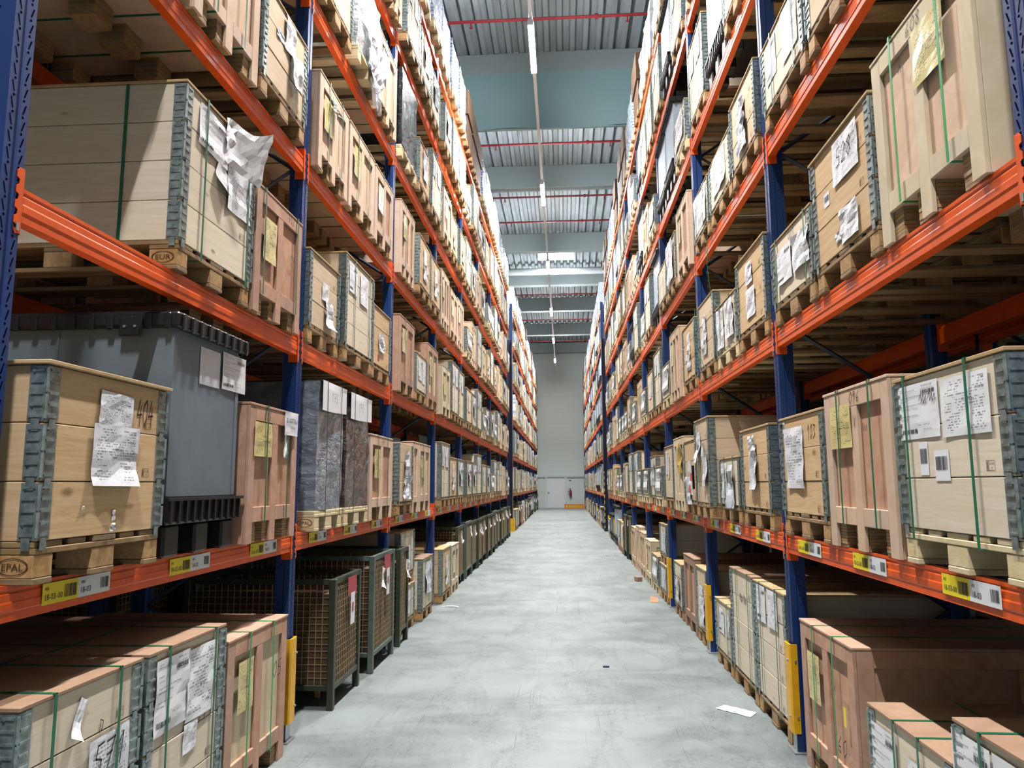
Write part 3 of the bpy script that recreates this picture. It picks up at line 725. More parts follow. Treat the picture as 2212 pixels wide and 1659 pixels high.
# heroes: (side, bay, level, slot, y0, y1, kind, out, description, parameters)
NEW = ('pallet_new', 'pallet_new')
HERO = [
 ('L', 0, 0, 0, 2.43, 3.14, 'collar', .075, 'white pine collar box marked 571', dict(h=.965, mat='pine', lid='lid', straps=(.23, .78), side_straps=(.5,), papers=(pp(.73, .565, .26, .34, rot=.03, seed=2), pp(.43, .84, .05, .14, mat='paper', rot=-.5, seed=4, curl=.3)), texts=((.40, .60, .11, '571', .010, .8), (.44, .75, .045, 'D')))),
 ('L', 0, 0, 1, 3.20, 3.92, 'collar', .075, 'white pine collar box marked 494', dict(h=.965, mat='pine', lid='lid', straps=(.22, .84), side_straps=(.45,), papers=(ll(.28, .76, .29, .32, seed=3, rot=.0, amp=.010), pp(.66, .745, .28, .33, mat='print_flat', seed=5, amp=.012), pp(.54, .51, .13, .13, mat='print_flat', seed=8)), texts=((.45, .55, .09, '494', 0, .8), (.62, .66, .06, '500', 0, .6)))),
 ('L', 0, 0, 2, 3.98, 4.83, 'crate', .075, 'cream plywood crate with reddish battens', dict(h=.86, panel='ply_cream', batten='ply_red', strap='strap_bright', straps=(.30, .70), texts=((.62, .52, .09, '05'),), seed=4)),
 ('L', 0, 1, 0, 2.43, 3.20, 'collar', .085, 'honey pine three-tier collar box numbered 404', dict(h=.76, mat='pine_old', lid='lid_pale', lid_over=.02, straps=(), stamp='EPAL', papers=(pp(.52, .615, .22, .15, seed=11, rot=-.04), pp(.53, .445, .30, .235, seed=12, rot=-.01, amp=.012, curl=.15), pp(.55, .215, .02, .04, mat='paper'), pp(.30, .25, .015, .012, mat='paper'), pp(.53, .17, .03, .03, mat='paper', amp=.02)), texts=((.545, .575, .11, '404', 0, .48),))),
 ('L', 0, 1, 1, 3.31, 4.07, 'bin', .06, 'tall slate grey plastic container with black lid', dict(h=1.15, papers=(lambda w, h: (paper(w, .52 * w, .93, .22, .19, amp=.002, seed=2, x=.026), ['pouch']), ll(.88, .94, .29, .20, seed=4, x=.022)))),
 ('L', 0, 1, 2, 4.12, 4.88, 'crate', .08, 'red plywood crate with hanging white tag', dict(h=.80, panel='ply_red', batten='ply_red', straps=(.30, .75), texts=((.20, .715, .05, '895', 0, .8),), seed=9, papers=(pp(.72, .58, .07, .16, mat='paper', seed=3, amp=.01), tagged('B107761', .80, .72, .23, .15)), note_u=.25, note_z=.595, note_w=.26, note_h=.20)),
 ('L', 0, 2, 1, 3.33, 4.14, 'collar', .03, 'tall new white pine collar box', dict(h=.96, mat='pine', lid='lid_pale', straps=(.25, .90), side_straps=(.30,), stamp='EUR', papers=(ll(.36, .80, .32, .22, seed=6, amp=.01, rot=-.05), pp(.76, .61, .30, .26, seed=7, amp=.012), pp(.50, .62, .16, .13, mat='paper', seed=9, rot=-.4, curl=.3), flying(.50, .34, .72, .25)))),
 ('L', 0, 2, 2, 4.17, 4.94, 'crate', .045, 'red plywood crate behind the white pine box', dict(h=.79, panel='ply_red', batten='ply_red', straps=(.14, .86), seed=12, texts=((.50, .72, .05, '452'), (.56, .46, .06, '#')))),
 ('L', 0, 3, 0, 2.42, 3.24, 'crate', .05, 'pale plywood crate on skids', dict(h=.8, panel='ply_pale', batten='ply_pale', seed=2)),
 ('L', 0, 3, 1, 3.32, 4.09, 'crate', .05, 'pale plywood crate with wide battens', dict(h=.8, panel='ply_pale', batten='ply_pale', seed=3, mid=1)),
 ('L', 0, 3, 2, 4.12, 4.88, 'collar', .06, 'three-tier collar box with hanging pouches', dict(h=.74, mat='pine_mid', lid='lid_pale', papers=(pp(.55, .60, .18, .24, seed=21, amp=.02), pp(.70, .40, .20, .26, seed=22, amp=.03, curl=.3), pp(.35, .52, .14, .06, mat='pouch')))),
 # second bay, left
 ('L', 1, 0, 0, 5.76, 6.50, 'cage', .10, 'green mesh cage with red tag and brown lining', dict(h=.96, seed=3, redtag=True, tags=0)),
 ('L', 1, 0, 1, 6.86, 7.70, 'cage', .12, 'grey green steel mesh cage with red tag', dict(h=1.03, seed=4, redtag=True, tags=1, steel='greygreen')),
 ('L', 1, 1, 0, 5.27, 5.92, 'wrap', .085, 'dark film wrapped stack under white sheet', dict(h=1.08, film='film_grey', cap=True, cap_text='175', straps=(.22, .75), ridges=.004, stamp='EPAL', seed=1)),
 ('L', 1, 1, 1, 6.00, 6.72, 'wrap', .085, 'brown film wrapped stack under white sheet', dict(h=1.08, film='film_dark', cap=True, cap_text='175', straps=(.2, .75), ridges=.004, stamp='EPAL', seed=5)),
 ('L', 1, 1, 2, 6.80, 7.68, 'crate', .08, 'red plywood crate with two dark panels', dict(h=.80, panel='ply_red', batten='ply_pale', seed=5, texts=((.42, .71, .05, '979'),))),
 ('L', 1, 2, 0, 5.16, 5.88, 'collar', .03, 'three-tier collar box with torn label', dict(h=.70, mat='pine_mid', lid='lid_pale', papers=(pp(.5, .45, .16, .14, seed=31), pp(.62, .28, .20, .22, seed=32, curl=.4, amp=.02)), texts=((.42, .24, .10, '07'),))),
 ('L', 1, 2, 1, 5.95, 6.86, 'collar', .06, 'tall white pine collar box with two sheets', dict(h=.92, mat='pine', lid='lid_pale', straps=(.28, .82), stamp='EUR', papers=(ll(.24, .74, .24, .26, seed=33), pp(.62, .72, .26, .28, mat='print_flat', seed=34)))),
 ('L', 1, 2, 2, 6.92, 7.66, 'collar', .04, 'aged collar box with red sticker', dict(h=.72, mat='pine_old', lid='lid_pale', papers=(pp(.45, .38, .20, .18, seed=35, amp=.02), lambda w, h: (MB().quad([P_front(w, -.003, .22, .19)(a, b) for a, b in ((0, 0), (.06, 0), (.06, .06), (0, .06))]), ['red'])))),
 ('L', 1, 3, 0, 5.18, 5.93, 'crate', .06, 'pale plywood crate with loose white tag', dict(h=.76, panel='ply_pale', batten='ply_pale', seed=6, papers=(pp(.42, .60, .12, .10, mat='paper', amp=.03, curl=.4),))),
 ('L', 1, 3, 1, 5.98, 6.82, 'crate', .06, 'pale plywood crate with yellow note', dict(h=.76, panel='ply_pale', batten='ply_pale', seed=7)),
 ('L', 1, 3, 2, 6.87, 7.62, 'crate', .06, 'pinkish plywood crate with twin dark straps', dict(h=.76, panel='ply_red', batten='ply_pale', seed=8, straps=(.4, .8))),
 ('L', 1, 4, 0, 5.18, 5.95, 'collar', .06, 'three-tier collar box beside wrapped load', dict(h=.78, mat='pine_mid', lid='lid_pale')),
 ('L', 1, 4, 1, 6.02, 6.84, 'wrap', .10, 'white film wrapped load with trailing film', dict(h=.95, film='film_white', seed=9, amp=.03, tail=True)),
 ('L', 1, 4, 2, 6.90, 7.66, 'crate', .07, 'pale plywood crate beside trailing white film', dict(h=.86, panel='ply_pale', batten='ply_pale', seed=10)),
 # third bay, left
 ('L', 2, 0, 0, 7.97, 8.40, 'cage', .12, 'narrow green mesh cage with white tag', dict(w=.43, h=1.0, seed=6, tags=1)),
 ('L', 2, 1, 0, 7.98, 8.72, 'collar', .08, 'collar box wrapped in clear film', dict(h=.80, mat='pine_mid', lid=None, stamp='EPAL', papers=(pp(.5, .55, .2, .3, mat='pouch', seed=41, amp=.04), pp(.5, .3, .3, .26, mat='film_white', seed=42, amp=.05)))),
 ('L', 2, 1, 1, 8.76, 9.10, 'crate', .08, 'slim pale crate standing upright', dict(w=.34, h=.84, panel='ply_pale', batten='ply_pale', note=False, mid=0, straps=(), bw=.07)),
 ('L', 2, 1, 2, 9.16, 9.90, 'crate', .08, 'pale crate with tall recessed panels', dict(h=.84, panel='ply_cream', batten='ply_pale', seed=14)),
 ('L', 2, 4, 0, 7.98, 8.86, 'wrap', .06, 'black tray stack wrapped in film', dict(h=1.10, film='film_black', seed=11)),
 ('L', 2, 4, 1, 8.95, 9.75, 'collar', .07, 'aged collar box with wide pouch', dict(h=.70, mat='pine_old', lid='lid_pale', papers=(pp(.5, .45, .3, .4, seed=44, amp=.02),))),
 ('L', 2, 2, 0, 8.00, 8.80, 'crate', .07, 'red plywood crate with slanted yellow note', dict(h=.86, panel='ply_red', batten='ply_red', seed=15)),
 ('L', 2, 2, 1, 8.90, 9.62, 'collar', .07, 'short white pine box with big sheet', dict(h=.60, mat='pine', lid='lid_pale', papers=(ll(.35, .40, .22, .26, seed=45), pp(.7, .4, .2, .3, mat='print_flat', seed=46)))),
 ('L', 2, 2, 2, 9.72, 10.52, 'crate', .07, 'cream plywood crate with broad top batten', dict(h=.86, panel='ply_cream', batten='ply_red', seed=16)),
 # nearest bay, right
 ('R', 0, 0, 0, 2.39, 2.99, 'collar', .02, 'white pine box with two address sheets', dict(h=.82, mat='pine', lid='lid', straps=(.30, .75), side_straps=(.4,), papers=(ll(.17, .62, .26, .32, seed=51), pp(.62, .62, .26, .32, mat='print_flat', seed=52)))),
 ('R', 0, 0, 1, 3.03, 3.80, 'collar', .02, 'low white pine box beside taller pine box', dict(h=.65, mat='pine', lid='lid', straps=(.36, .66), side_straps=(.4,), papers=(ll(.20, .43, .26, .30, seed=53), pp(.66, .40, .24, .28, mat='print_flat', seed=54)))),
 ('R', 0, 0, 2, 4.03, 4.88, 'crate', .0, 'large red plywood crate numbered 60', dict(d=1.7, h=.85, panel='ply_red', batten='ply_red', strap='strap_bright', straps=(.30, .68), seed=21, texts=((.56, .26, .09, '60'), (.50, .55, .06, '#')), papers=(lambda w, h: (MB().quad([P_front(w, -.003, .68, .42)(a, b) for a, b in ((0, 0), (.035, 0), (.035, .1), (0, .1))]), ['label_yellow']),))),
 ('R', 0, 1, 0, 2.47, 3.28, 'collar', .022, 'white pine three-tier box with shipping sheets', dict(h=.76, mat='pine', lid='lid_pale', straps=(.13, .72), pal=NEW, papers=(ll(.25, .61, .33, .22, seed=55, amp=.003), pp(.68, .60, .32, .215, mat='print_flat', seed=56, amp=.004), code(.27, .42, .07, .13, 3), code(.44, .39, .11, .115, 5)), texts=((.22, .63, .05, '##', .006),))),
 ('R', 0, 1, 1, 3.35, 4.16, 'crate', .022, 'reddish plywood crate numbered 096', dict(h=.80, panel='ply_red', batten='ply_pale', straps=(.27, .77), seed=22, note_u=.29, note_z=.61, note_w=.28, note_h=.22, texts=((.36, .715, .055, '096'), (.40, .60, .05, 'V'), (.50, .56, .05, '#')))),
 ('R', 0, 1, 2, 4.19, 5.00, 'collar', .022, 'honey pine box numbered 103', dict(h=.74, mat='pine_old', lid='lid_pale', papers=(code(.07, .68, .10, .075, 7), pp(.36, .48, .34, .37, mat='print', seed=57, amp=.012)), texts=((.53, .58, .08, '103', 0, .8),))),
 ('R', 0, 2, 0, 2.48, 3.29, 'crate', .022, 'big pale plywood crate numbered 608', dict(h=.86, panel='ply_pale', batten='ply_cream', strap='strap_bright', straps=(.27, .75), seed=23, texts=((.34, .775, .055, '608'), (.24, .66, .05, '#'),), leg=.13, note_u=.63, note_z=.645, note_w=.24, note_h=.24)),
 ('R', 0, 2, 1, 3.33, 4.14, 'collar', .022, 'aged collar box with handwritten pouch 528', dict(h=.76, mat='pine_old', lid='lid_pale', lid_over=.014, papers=(pp(.62, .60, .33, .23, seed=58, amp=.008), code(.27, .47, .08, .075, 9), pp(.63, .25, .23, .17, seed=59, amp=.012), pp(.44, .22, .08, .05, mat='paper', seed=3)), texts=((.39, .57, .09, '528', .009),))),
 ('R', 0, 2, 2, 4.19, 4.98, 'collar', .022, 'low white pine box with two fluttering sheets', dict(h=.56, mat='pine', lid='lid_pale', straps=(.15, .88), papers=(ll(.34, .35, .31, .23, seed=60, amp=.012), pp(.76, .35, .30, .22, mat='print_flat', seed=61, amp=.02)), texts=((.36, .48, .05, '023'),))),
 ('R', 0, 3, 0, 2.42, 3.20, 'collar', .03, 'collar box with shrink film front', dict(h=.75, mat='pine_mid', lid='lid_pale', papers=(pp(.5, .5, .3, .3, mat='pouch', seed=62),))),
 ('R', 0, 3, 1, 3.24, 4.04, 'collar', .03, 'pine collar box with long film edge', dict(h=.75, mat='pine_mid', lid='lid_pale', papers=(pp(.7, .55, .25, .3, seed=63),))),
 ('R', 0, 3, 2, 4.10, 4.96, 'collar', .03, 'low white pine box with wide printed sheets', dict(h=.60, mat='pine', lid='lid_pale', straps=(.28, .80), papers=(ll(.26, .42, .22, .28, seed=64), pp(.72, .40, .30, .34, mat='print_flat', seed=65)))),
 # second bay, right
 ('R', 1, 0, 0, 5.18, 5.98, 'collar', .0, 'tall white pine box with dark corner fittings', dict(h=.95, mat='pine', lid='lid_pale', straps=(.22, .74), papers=(ll(.24, .80, .24, .26, seed=66), pp(.62, .80, .24, .26, mat='print_flat', seed=67)))),
 ('R', 1, 0, 1, 6.02, 6.80, 'collar', .0, 'tall white pine box wound with dark straps', dict(h=.96, mat='pine', lid='lid', straps=(.3, .8), side_straps=(.3,), texts=((.3, .7, .09, '##'),))),
 ('R', 1, 0, 2, 6.86, 7.52, 'collar', .0, 'low white pine box with small sheets', dict(h=.60, mat='pine', lid='lid_pale', straps=(.25, .8), papers=(ll(.4, .42, .24, .22, seed=68), pp(.8, .42, .14, .2, seed=69)))),
 ('R', 1, 1, 0, 5.27, 6.10, 'collar', .022, 'aged three-tier box with long pouch', dict(h=.74, mat='pine_old', lid='lid_pale', papers=(pp(.45, .60, .20, .16, seed=70, amp=.02), pp(.47, .42, .24, .28, seed=71, amp=.025, curl=.2)))),
 ('R', 1, 1, 1, 6.20, 6.95, 'collar', .022, 'short box wrapped in white film', dict(h=.55, mat='pine', lid='lid_pale', straps=(.3, .75), papers=(pp(.3, .35, .22, .3, mat='print_flat', seed=72, amp=.02), pp(.65, .30, .22, .36, mat='pouch', seed=73, amp=.04)))),
 ('R', 1, 1, 2, 7.02, 7.74, 'collar', .10, 'tall four-tier pine box with side stamps', dict(h=.95, mat='pine_mid', lid='lid_pale', straps=(.3,), stamp='EUR', papers=(pp(.3, .68, .2, .3, seed=74, amp=.03, curl=.3), pp(.75, .5, .2, .4, seed=75, amp=.03)))),
 ('R', 1, 2, 0, 5.16, 6.00, 'collar', .022, 'aged box with two stacked pouches', dict(h=.72, mat='pine_old', lid='lid_pale', lid_over=.014, papers=(pp(.48, .55, .18, .16, seed=76, amp=.01), pp(.5, .32, .26, .22, seed=77, amp=.012)))),
 ('R', 1, 2, 1, 6.05, 6.86, 'collar', .022, 'low white box covered by torn sheets', dict(h=.56, mat='pine', lid='lid_pale', straps=(.25, .72), pal=NEW, papers=(pp(.25, .34, .24, .36, mat='print_flat', seed=78, amp=.02), pp(.7, .36, .28, .32, mat='print_flat', seed=79, amp=.02)))),
 ('R', 1, 2, 2, 6.95, 7.74, 'collar', .022, 'tall mid brown box crossed by loose strap', dict(h=.78, mat='pine_mid', lid='lid_pale', side_straps=(.2,), papers=(pp(.42, .55, .18, .16, seed=80, amp=.015), pp(.42, .36, .22, .24, seed=81, amp=.02)))),
 ('R', 1, 3, 0, 5.17, 5.95, 'collar', .03, 'pine box with glossy slanted pouch', dict(h=.70, mat='pine_mid', lid='lid_pale', papers=(pp(.5, .50, .2, .2, mat='pouch', seed=82, amp=.03), pp(.5, .3, .28, .26, seed=83, amp=.03)))),
 ('R', 1, 3, 1, 6.00, 6.85, 'collar', .03, 'low box hidden by long white sheets', dict(h=.58, mat='pine', lid='lid_pale', stamp='EUR', papers=(pp(.5, .38, .5, .34, mat='print_flat', seed=84, amp=.02),))),
 ('R', 1, 3, 2, 6.95, 7.72, 'collar', .03, 'low pine box with crumpled white sheets', dict(h=.58, mat='pine', lid='lid_pale', straps=(.2, .7), papers=(pp(.5, .36, .6, .36, mat='print_flat', seed=85, amp=.02),))),
 # third bay, right
 ('R', 2, 0, 0, 7.98, 8.56, 'collar', .0, 'pine box with drooping white pouches', dict(w=.58, h=.79, mat='pine_mid', lid='lid_pale', papers=(pp(.5, .5, .2, .2, seed=86), pp(.6, .35, .3, .3, seed=87, amp=.03)))),
 ('R', 2, 0, 1, 8.64, 9.42, 'crate', .0, 'brown plywood crate with frayed top', dict(h=.84, panel='ply_red', batten='lid', straps=(), note=False, seed=24)),
 ('R', 2, 0, 2, 9.60, 10.22, 'collar', .0, 'low cream box with long white pouch', dict(w=.62, h=.68, mat='pine', lid='lid_pale', papers=(pp(.5, .35, .3, .3, seed=88, amp=.03),))),
 ('R', 2, 1, 0, 7.98, 8.78, 'collar', .05, 'pine box with crumpled hanging pouch', dict(h=.80, mat='pine_old', lid='lid_pale', papers=(pp(.45, .45, .2, .25, seed=89), pp(.45, .25, .22, .3, seed=90, amp=.04)))),
 ('R', 2, 1, 1, 8.84, 9.60, 'crate', .05, 'pale slatted crate with leaning yellow film', dict(h=.88, panel='ply_pale', batten='ply_cream', mid=2, straps=(), seed=25, note=False, papers=(pp(.75, .62, .3, .35, mat='tape', seed=91, amp=.04),))),
 ('R', 2, 1, 2, 9.68, 10.46, 'collar', .05, 'two-tone collar box with two pouches', dict(h=.82, mat='pine_mid', lid='lid_pale', papers=(pp(.3, .6, .16, .3, seed=92), pp(.5, .55, .12, .3, seed=93)))),
 ('R', 2, 3, 0, 7.98, 8.80, 'crate', .05, 'pinkish plywood crate with dark recess', dict(h=.84, panel='ply_red', batten='ply_pale', seed=26)),
 ('R', 2, 3, 1, 8.90, 9.70, 'collar', .05, 'pine box sealed in shiny film', dict(h=.70, mat='pine_mid', lid='lid_pale', papers=(pp(.5, .42, .5, .5, mat='pouch', seed=94, amp=.03),))),
 ('R', 2, 3, 2, 9.76, 10.56, 'collar', .05, 'low white pine box tied with dark strap', dict(h=.60, mat='pine', lid='lid_pale', straps=(.3, .7))),
]
taken = set()
for (sd, n, l, s, y0, y1, kind, out, desc, k) in HERO:
    k = dict(k); k.setdefault('w', y1 - y0)
    lev = 2 if n < 2 else 1
    pr = make(kind, lev, **k)
    place(pr, sd, n, l, s, y0, k['w'], desc, out); taken.add((sd, n, l, s))
# stacked small boxes standing on the floor further down
def stack2(sd, n, s, y0, w, h1, h2, kind_papers):
    a = make('collar', 1, w=w, h=h1, mat='pine', lid='lid_pale', papers=kind_papers, straps=(.3, .7), seed=s)
    b = make('collar', 1, w=w, h=h2, mat='pine', lid='lid_pale', papers=kind_papers, straps=(.3, .7), seed=s + 1)
    base = where(sd, n, 0, s)
    place(a, sd, n, 0, s, y0, w, 'lower of two stacked white boxes', .02, 0, base)
    place(b, sd, n, 0, s, y0, w, 'upper of two stacked white boxes', .01, h1 + .001, base); taken.add((sd, n, 0, s))
stack2('L', 2, 1, 8.44, .78, .52, .62, (pp(.4, .32, .4, .26, seed=101),))
stack2('R', 3, 0, 10.86, .70, .52, .58, (pp(.5, .32, .5, .28, seed=102),))

# generic loads ------------------------------------------------------------------------------------------------------
def variants(level):
    V = {}
    w = .80
    V['ca'] = (make('collar', level, w=w, h=.76, mat='pine_mid', lid='lid_pale', papers=(pp(.5, .5, .26, .34, seed=1),)), w, 'three-tier pine collar box')
    V['cb'] = (make('collar', level, w=w, h=.76, mat='pine_old', lid='lid_pale', papers=(pp(.5, .55, .2, .2, seed=2), pp(.5, .34, .26, .22, seed=3, amp=.02))), w, 'aged collar box with pouches')
    V['cc'] = (make('collar', level, w=w, h=.95, mat='pine', lid='lid_pale', straps=(.25, .75), papers=(pp(.25, .74, .24, .28, mat='print_flat', seed=4), pp(.68, .74, .26, .3, mat='print_flat', seed=5))), w, 'tall white collar box')
    V['cd'] = (make('collar', level, w=w, h=.58, mat='pine', lid='lid_pale', straps=(.25, .75), pal=NEW, papers=(pp(.5, .38, .6, .32, mat='print_flat', seed=6, amp=.02),)), w, 'low white box with sheets')
    V['ce'] = (make('collar', level, w=.72, h=.76, mat='pine', lid='lid', straps=(.3, .7), papers=(pp(.5, .5, .4, .4, mat='pouch', seed=7, amp=.03),)), .72, 'white collar box in film')
    V['pa'] = (make('crate', level, w=.82, h=.80, panel='ply_pale', batten='ply_pale', seed=31), .82, 'pale plywood crate')
    V['pb'] = (make('crate', level, w=.82, h=.80, panel='ply_red', batten='ply_red', seed=32), .82, 'red plywood crate')
    V['pc'] = (make('crate', level, w=.78, h=.86, panel='ply_red', batten='ply_pale', seed=33, mid=2), .78, 'three-panel plywood crate')
    V['pd'] = (make('crate', level, w=.76, h=.74, panel='ply_cream', batten='ply_cream', seed=34, straps=(.5,)), .76, 'cream plywood crate')
    V['wa'] = (make('wrap', level, w=.80, h=.95, film='film_white', seed=21, amp=.025), .80, 'white film wrapped load')
    V['wb'] = (make('wrap', level, w=.80, h=1.05, film='film_blue', seed=22, amp=.02), .80, 'shiny wrapped load of blue packs')
    V['wc'] = (make('wrap', level, w=.78, h=1.05, film='film_grey', seed=23, amp=.015), .78, 'grey film wrapped load')
    V['ba'] = (make('bin', level, w=.76, h=1.10, body='light_plastic'), .76, 'light grey container with black rims')
    V['bb'] = (make('bin', level, w=.76, h=.80, body='grey_plastic'), .76, 'low grey plastic container')
    V['ma'] = (make('cage', level, w=.80, h=.97, seed=41, tags=1), .80, 'green mesh cage with tag')
    V['mb'] = (make('cage', level, w=.80, h=.97, seed=42, tags=2), .80, 'green mesh cage with tags')
    V['mc'] = (make('cage', level, w=.80, h=1.0, seed=43, tags=1, steel='greygreen', board='greygreen'), .80, 'grey green steel bin')
    V['ta'] = (make('carton', level, w=.78, h=.85, mat='carton', seed=1, papers=(pp(.5, .5, .2, .2, seed=8),)), .78, 'brown carton load')
    V['tb'] = (make('carton', level, w=.78, h=1.05, mat='carton_white', n=3, seed=2, over=.02), .78, 'white carton load')
    V['tc'] = (make('carton', level, w=.80, h=1.15, mat='brown_board', n=2, seed=3, over=.03), .80, 'dark brown board load')
    return V
V1, V0 = variants(1), variants(0)
R = random.Random(20)
def pick(sd, n, l):
    if l == 0:
        if sd == 'L':
            if n == 3: return [('cb'), ('pd'), ('ma')]
            if n == 4: return ['mc', 'ma', 'mb']
            if n <= 7: return [R.choice(['ma', 'mb', 'ma', 'mc']) for _ in range(3)]
            return [R.choice(['ma', 'mb', 'ca', 'pb', 'wa']) for _ in range(3)] if n < 13 else [R.choice(['mb', 'wc', 'ce', 'ba']) for _ in range(3)]
        if n == 3: return [None, 'cd', 'pd']
        if n == 4: return ['pa', 'pc', 'pa']
        if n in (5, 6): return ['ma', 'mb', 'ca'] if n == 5 else ['cb', 'ba', 'ba']
        return [R.choice(['pa', 'ca', 'bb', 'ma', 'cd']) for _ in range(3)]
    if l == 6:
        if sd == 'L':
            T = {0: ['wb'] * 3, 1: ['wb', 'ta', 'wb'], 2: ['tc', 'wb', 'wb'], 3: ['wb', 'wb', 'wb'], 4: ['tc', 'tc', 'tc'], 5: ['wb', 'tb', 'tb'], 6: ['tb', 'tb', 'wb'], 7: ['wa', 'wa', 'wa'],
                 9: ['wa', 'wa', 'wc'], 10: ['wa', 'wb', 'wa'], 11: ['ta', 'ta', 'wa'], 12: ['tc', 'ta', 'wa']}
        else:
            T = {0: ['tb'] * 3, 1: ['wa', 'tb', 'wa'], 2: ['wa', 'tb', 'wa'], 3: ['wa', 'wa', 'tc'], 4: ['wb', 'wb', 'tc'], 5: ['tc', 'wc', 'tc'], 6: ['wb', 'wb', 'wb'], 7: ['tc', 'tc', 'tc'],
                 9: ['wb', 'wb', 'wb'], 10: ['wb', 'wb', 'wb'], 11: ['wb', 'wa', 'wb'], 12: ['wa', 'wb', 'wa']}
        return T.get(n, [R.choice(['wa', 'tc', 'wb', 'wc']) for _ in range(3)])
    if sd == 'R':
        if n in (9, 10) or (n in (11, 12) and l > 2): return [R.choice(['ba', 'ba', 'wc', 'ca']) for _ in range(3)]
        if l == 3 and n in (3, 4): return ['ba', 'cc', 'cd'] if n == 3 else ['cc', 'bb', 'cd']
        if l == 4 and n in (1, 2, 3, 4): return [R.choice(['ba', 'cc', 'cd', 'pa']) for _ in range(3)]
        if l == 5 and n < 7: return [R.choice(['ba', 'cc', 'cd', 'wc']) for _ in range(3)]
    pool = ['ca', 'cb', 'cc', 'cd', 'ce', 'pa', 'pc', 'pd', 'cc', 'ce'] if sd == 'L' else ['ca', 'cb', 'cc', 'cd', 'ce', 'cd', 'pa', 'pc', 'ca']
    if n >= 9: pool += ['wa', 'cc', 'wa']
    if sd == 'L' and l in (3, 4) and n in (2, 3): pool = ['pa', 'pa', 'pc', 'cb', 'cc']
    return [R.choice(pool) for _ in range(3)]
for n in BAYS:
    for sd in 'LR':
        for l in range(7):
            if n == 0 and l == 6: continue
            pk = pick(sd, n, l)
            for s in range(3):
                if (sd, n, l, s) in taken or pk[s] is None: continue
                if (sd, n, l, s) in (('L', 0, 2, 0), ('L', 1, 0, 2)): continue
                if n == 0 and l >= 4 and s == 0: continue
                if (sd, n, l, s) == ('L', 2, 0, 2): pk[s] = 'ce'
                V = V1 if n <= 3 else V0
                pr, w, d = V[pk[s]]
                y0 = bay0(n) + .06 + s * .90 + R.uniform(-.02, .03)
                if sd == 'L' and n == 2 and l == 0 and s == 2: y0 = 9.42
                if y0 + w > bay0(n) + 2.66: y0 = bay0(n) + 2.66 - w
                place(pr, sd, n, l, s, y0, w, d, (.075 if sd == 'L' else .03) + R.uniform(-.02, .02) + (.02 if l == 0 and sd == 'L' else 0))

# ---------------------------------------------------------------- racks
def post_mesh(slots):
    mb = MB(); H = 8.42
    prof = [(0, 0), (.038, 0), (.044, .010), (.086, .010), (.086, .0), (.1, .0), (.1, .018), (.094, .018), (.094, .082), (.1, .082), (.1, .1), (.086, .1), (.086, .09), (.044, .09), (.038, .1), (0, .1),
            (0, .062), (.006, .058), (.006, .042), (0, .038)]
    mb.prism(prof, 'z', 0.012, H)
    if slots:
        z = .05
        while z < slots:
            for yc, sg in ((.020, -1), (.080, 1)):
                a = .006 * sg
                mb.quad([(-.0008, yc - .0026 - a, z), (-.0008, yc + .0026 - a, z), (-.0008, yc + .0026 + a, z + .037), (-.0008, yc - .0026 + a, z + .037)], 1)
                c = (yc - a, z - .012)
                mb.quad([(-.0008, c[0] + .005 * math.cos(t * PI / 3), c[1] + .005 * math.sin(t * PI / 3)) for t in range(6)], 1)
            for xc in (.065,):
                for y in (.0095, .0905):
                    mb.quad([(xc - .003, y + (-.001 if y < .05 else .001), z), (xc + .003, y + (-.001 if y < .05 else .001), z), (xc + .003, y + (-.001 if y < .05 else .001), z + .006), (xc - .003, y + (-.001 if y < .05 else .001), z + .006)], 1)
            z += .0605
    return mb.mesh('post', ['blue', 'slot'])
POST_A, POST_B = post_mesh(4.6), post_mesh(0)
def br(m, a, b, h=.028):
    m.tube([a, b], h * .55, 4)
bm_ = MB(); br(bm_, (.09, .05, 0), (1.01, .05, .62)); BR1 = bm_.mesh('brace', ['brace'])
bm_ = MB(); br(bm_, (1.01, .05, 0), (.09, .05, .62)); BR2 = bm_.mesh('brace', ['brace'])
bm_ = MB(); br(bm_, (.09, .05, 0), (1.01, .05, 0)); BR0 = bm_.mesh('brace', ['brace'])
bm_ = MB()
for k in range(13): br(bm_, (.09 if k % 2 == 0 else 1.01, .05, .25 + .62 * k), (1.01 if k % 2 == 0 else .09, .05, .87 + .62 * k))
BRALL = bm_.mesh('bracing', ['brace'])
FOOT = MB().box(-.03, .13, -.02, .12, 0, .012, 0, .002).box(-.004, -.0005, .012, .088, .012, .16, 0, .001).mesh('foot_plate', ['zinc'])
g_ = MB(); g_.prism([(-.022, -.012), (.02, -.012), (.02, -.006), (-.016, -.006), (-.016, .106), (.02, .106), (.02, .112), (-.022, .112), (-.030, .095), (-.030, .005)], 'z', .12, .66)
for z in (.22, .56):
    for y in (-.013, .113): g_.tube([(.005, y, z), (.005, y + (-.012 if y < 0 else .012), z)], .007, 8, 1)
    g_.tube([(-.030, .02, z), (-.042, .02, z)], .007, 8, 1)
GUARD = g_.mesh('post_guard', ['yellow', 'zinc'])
G_U = 'blue upright frames of the racks'
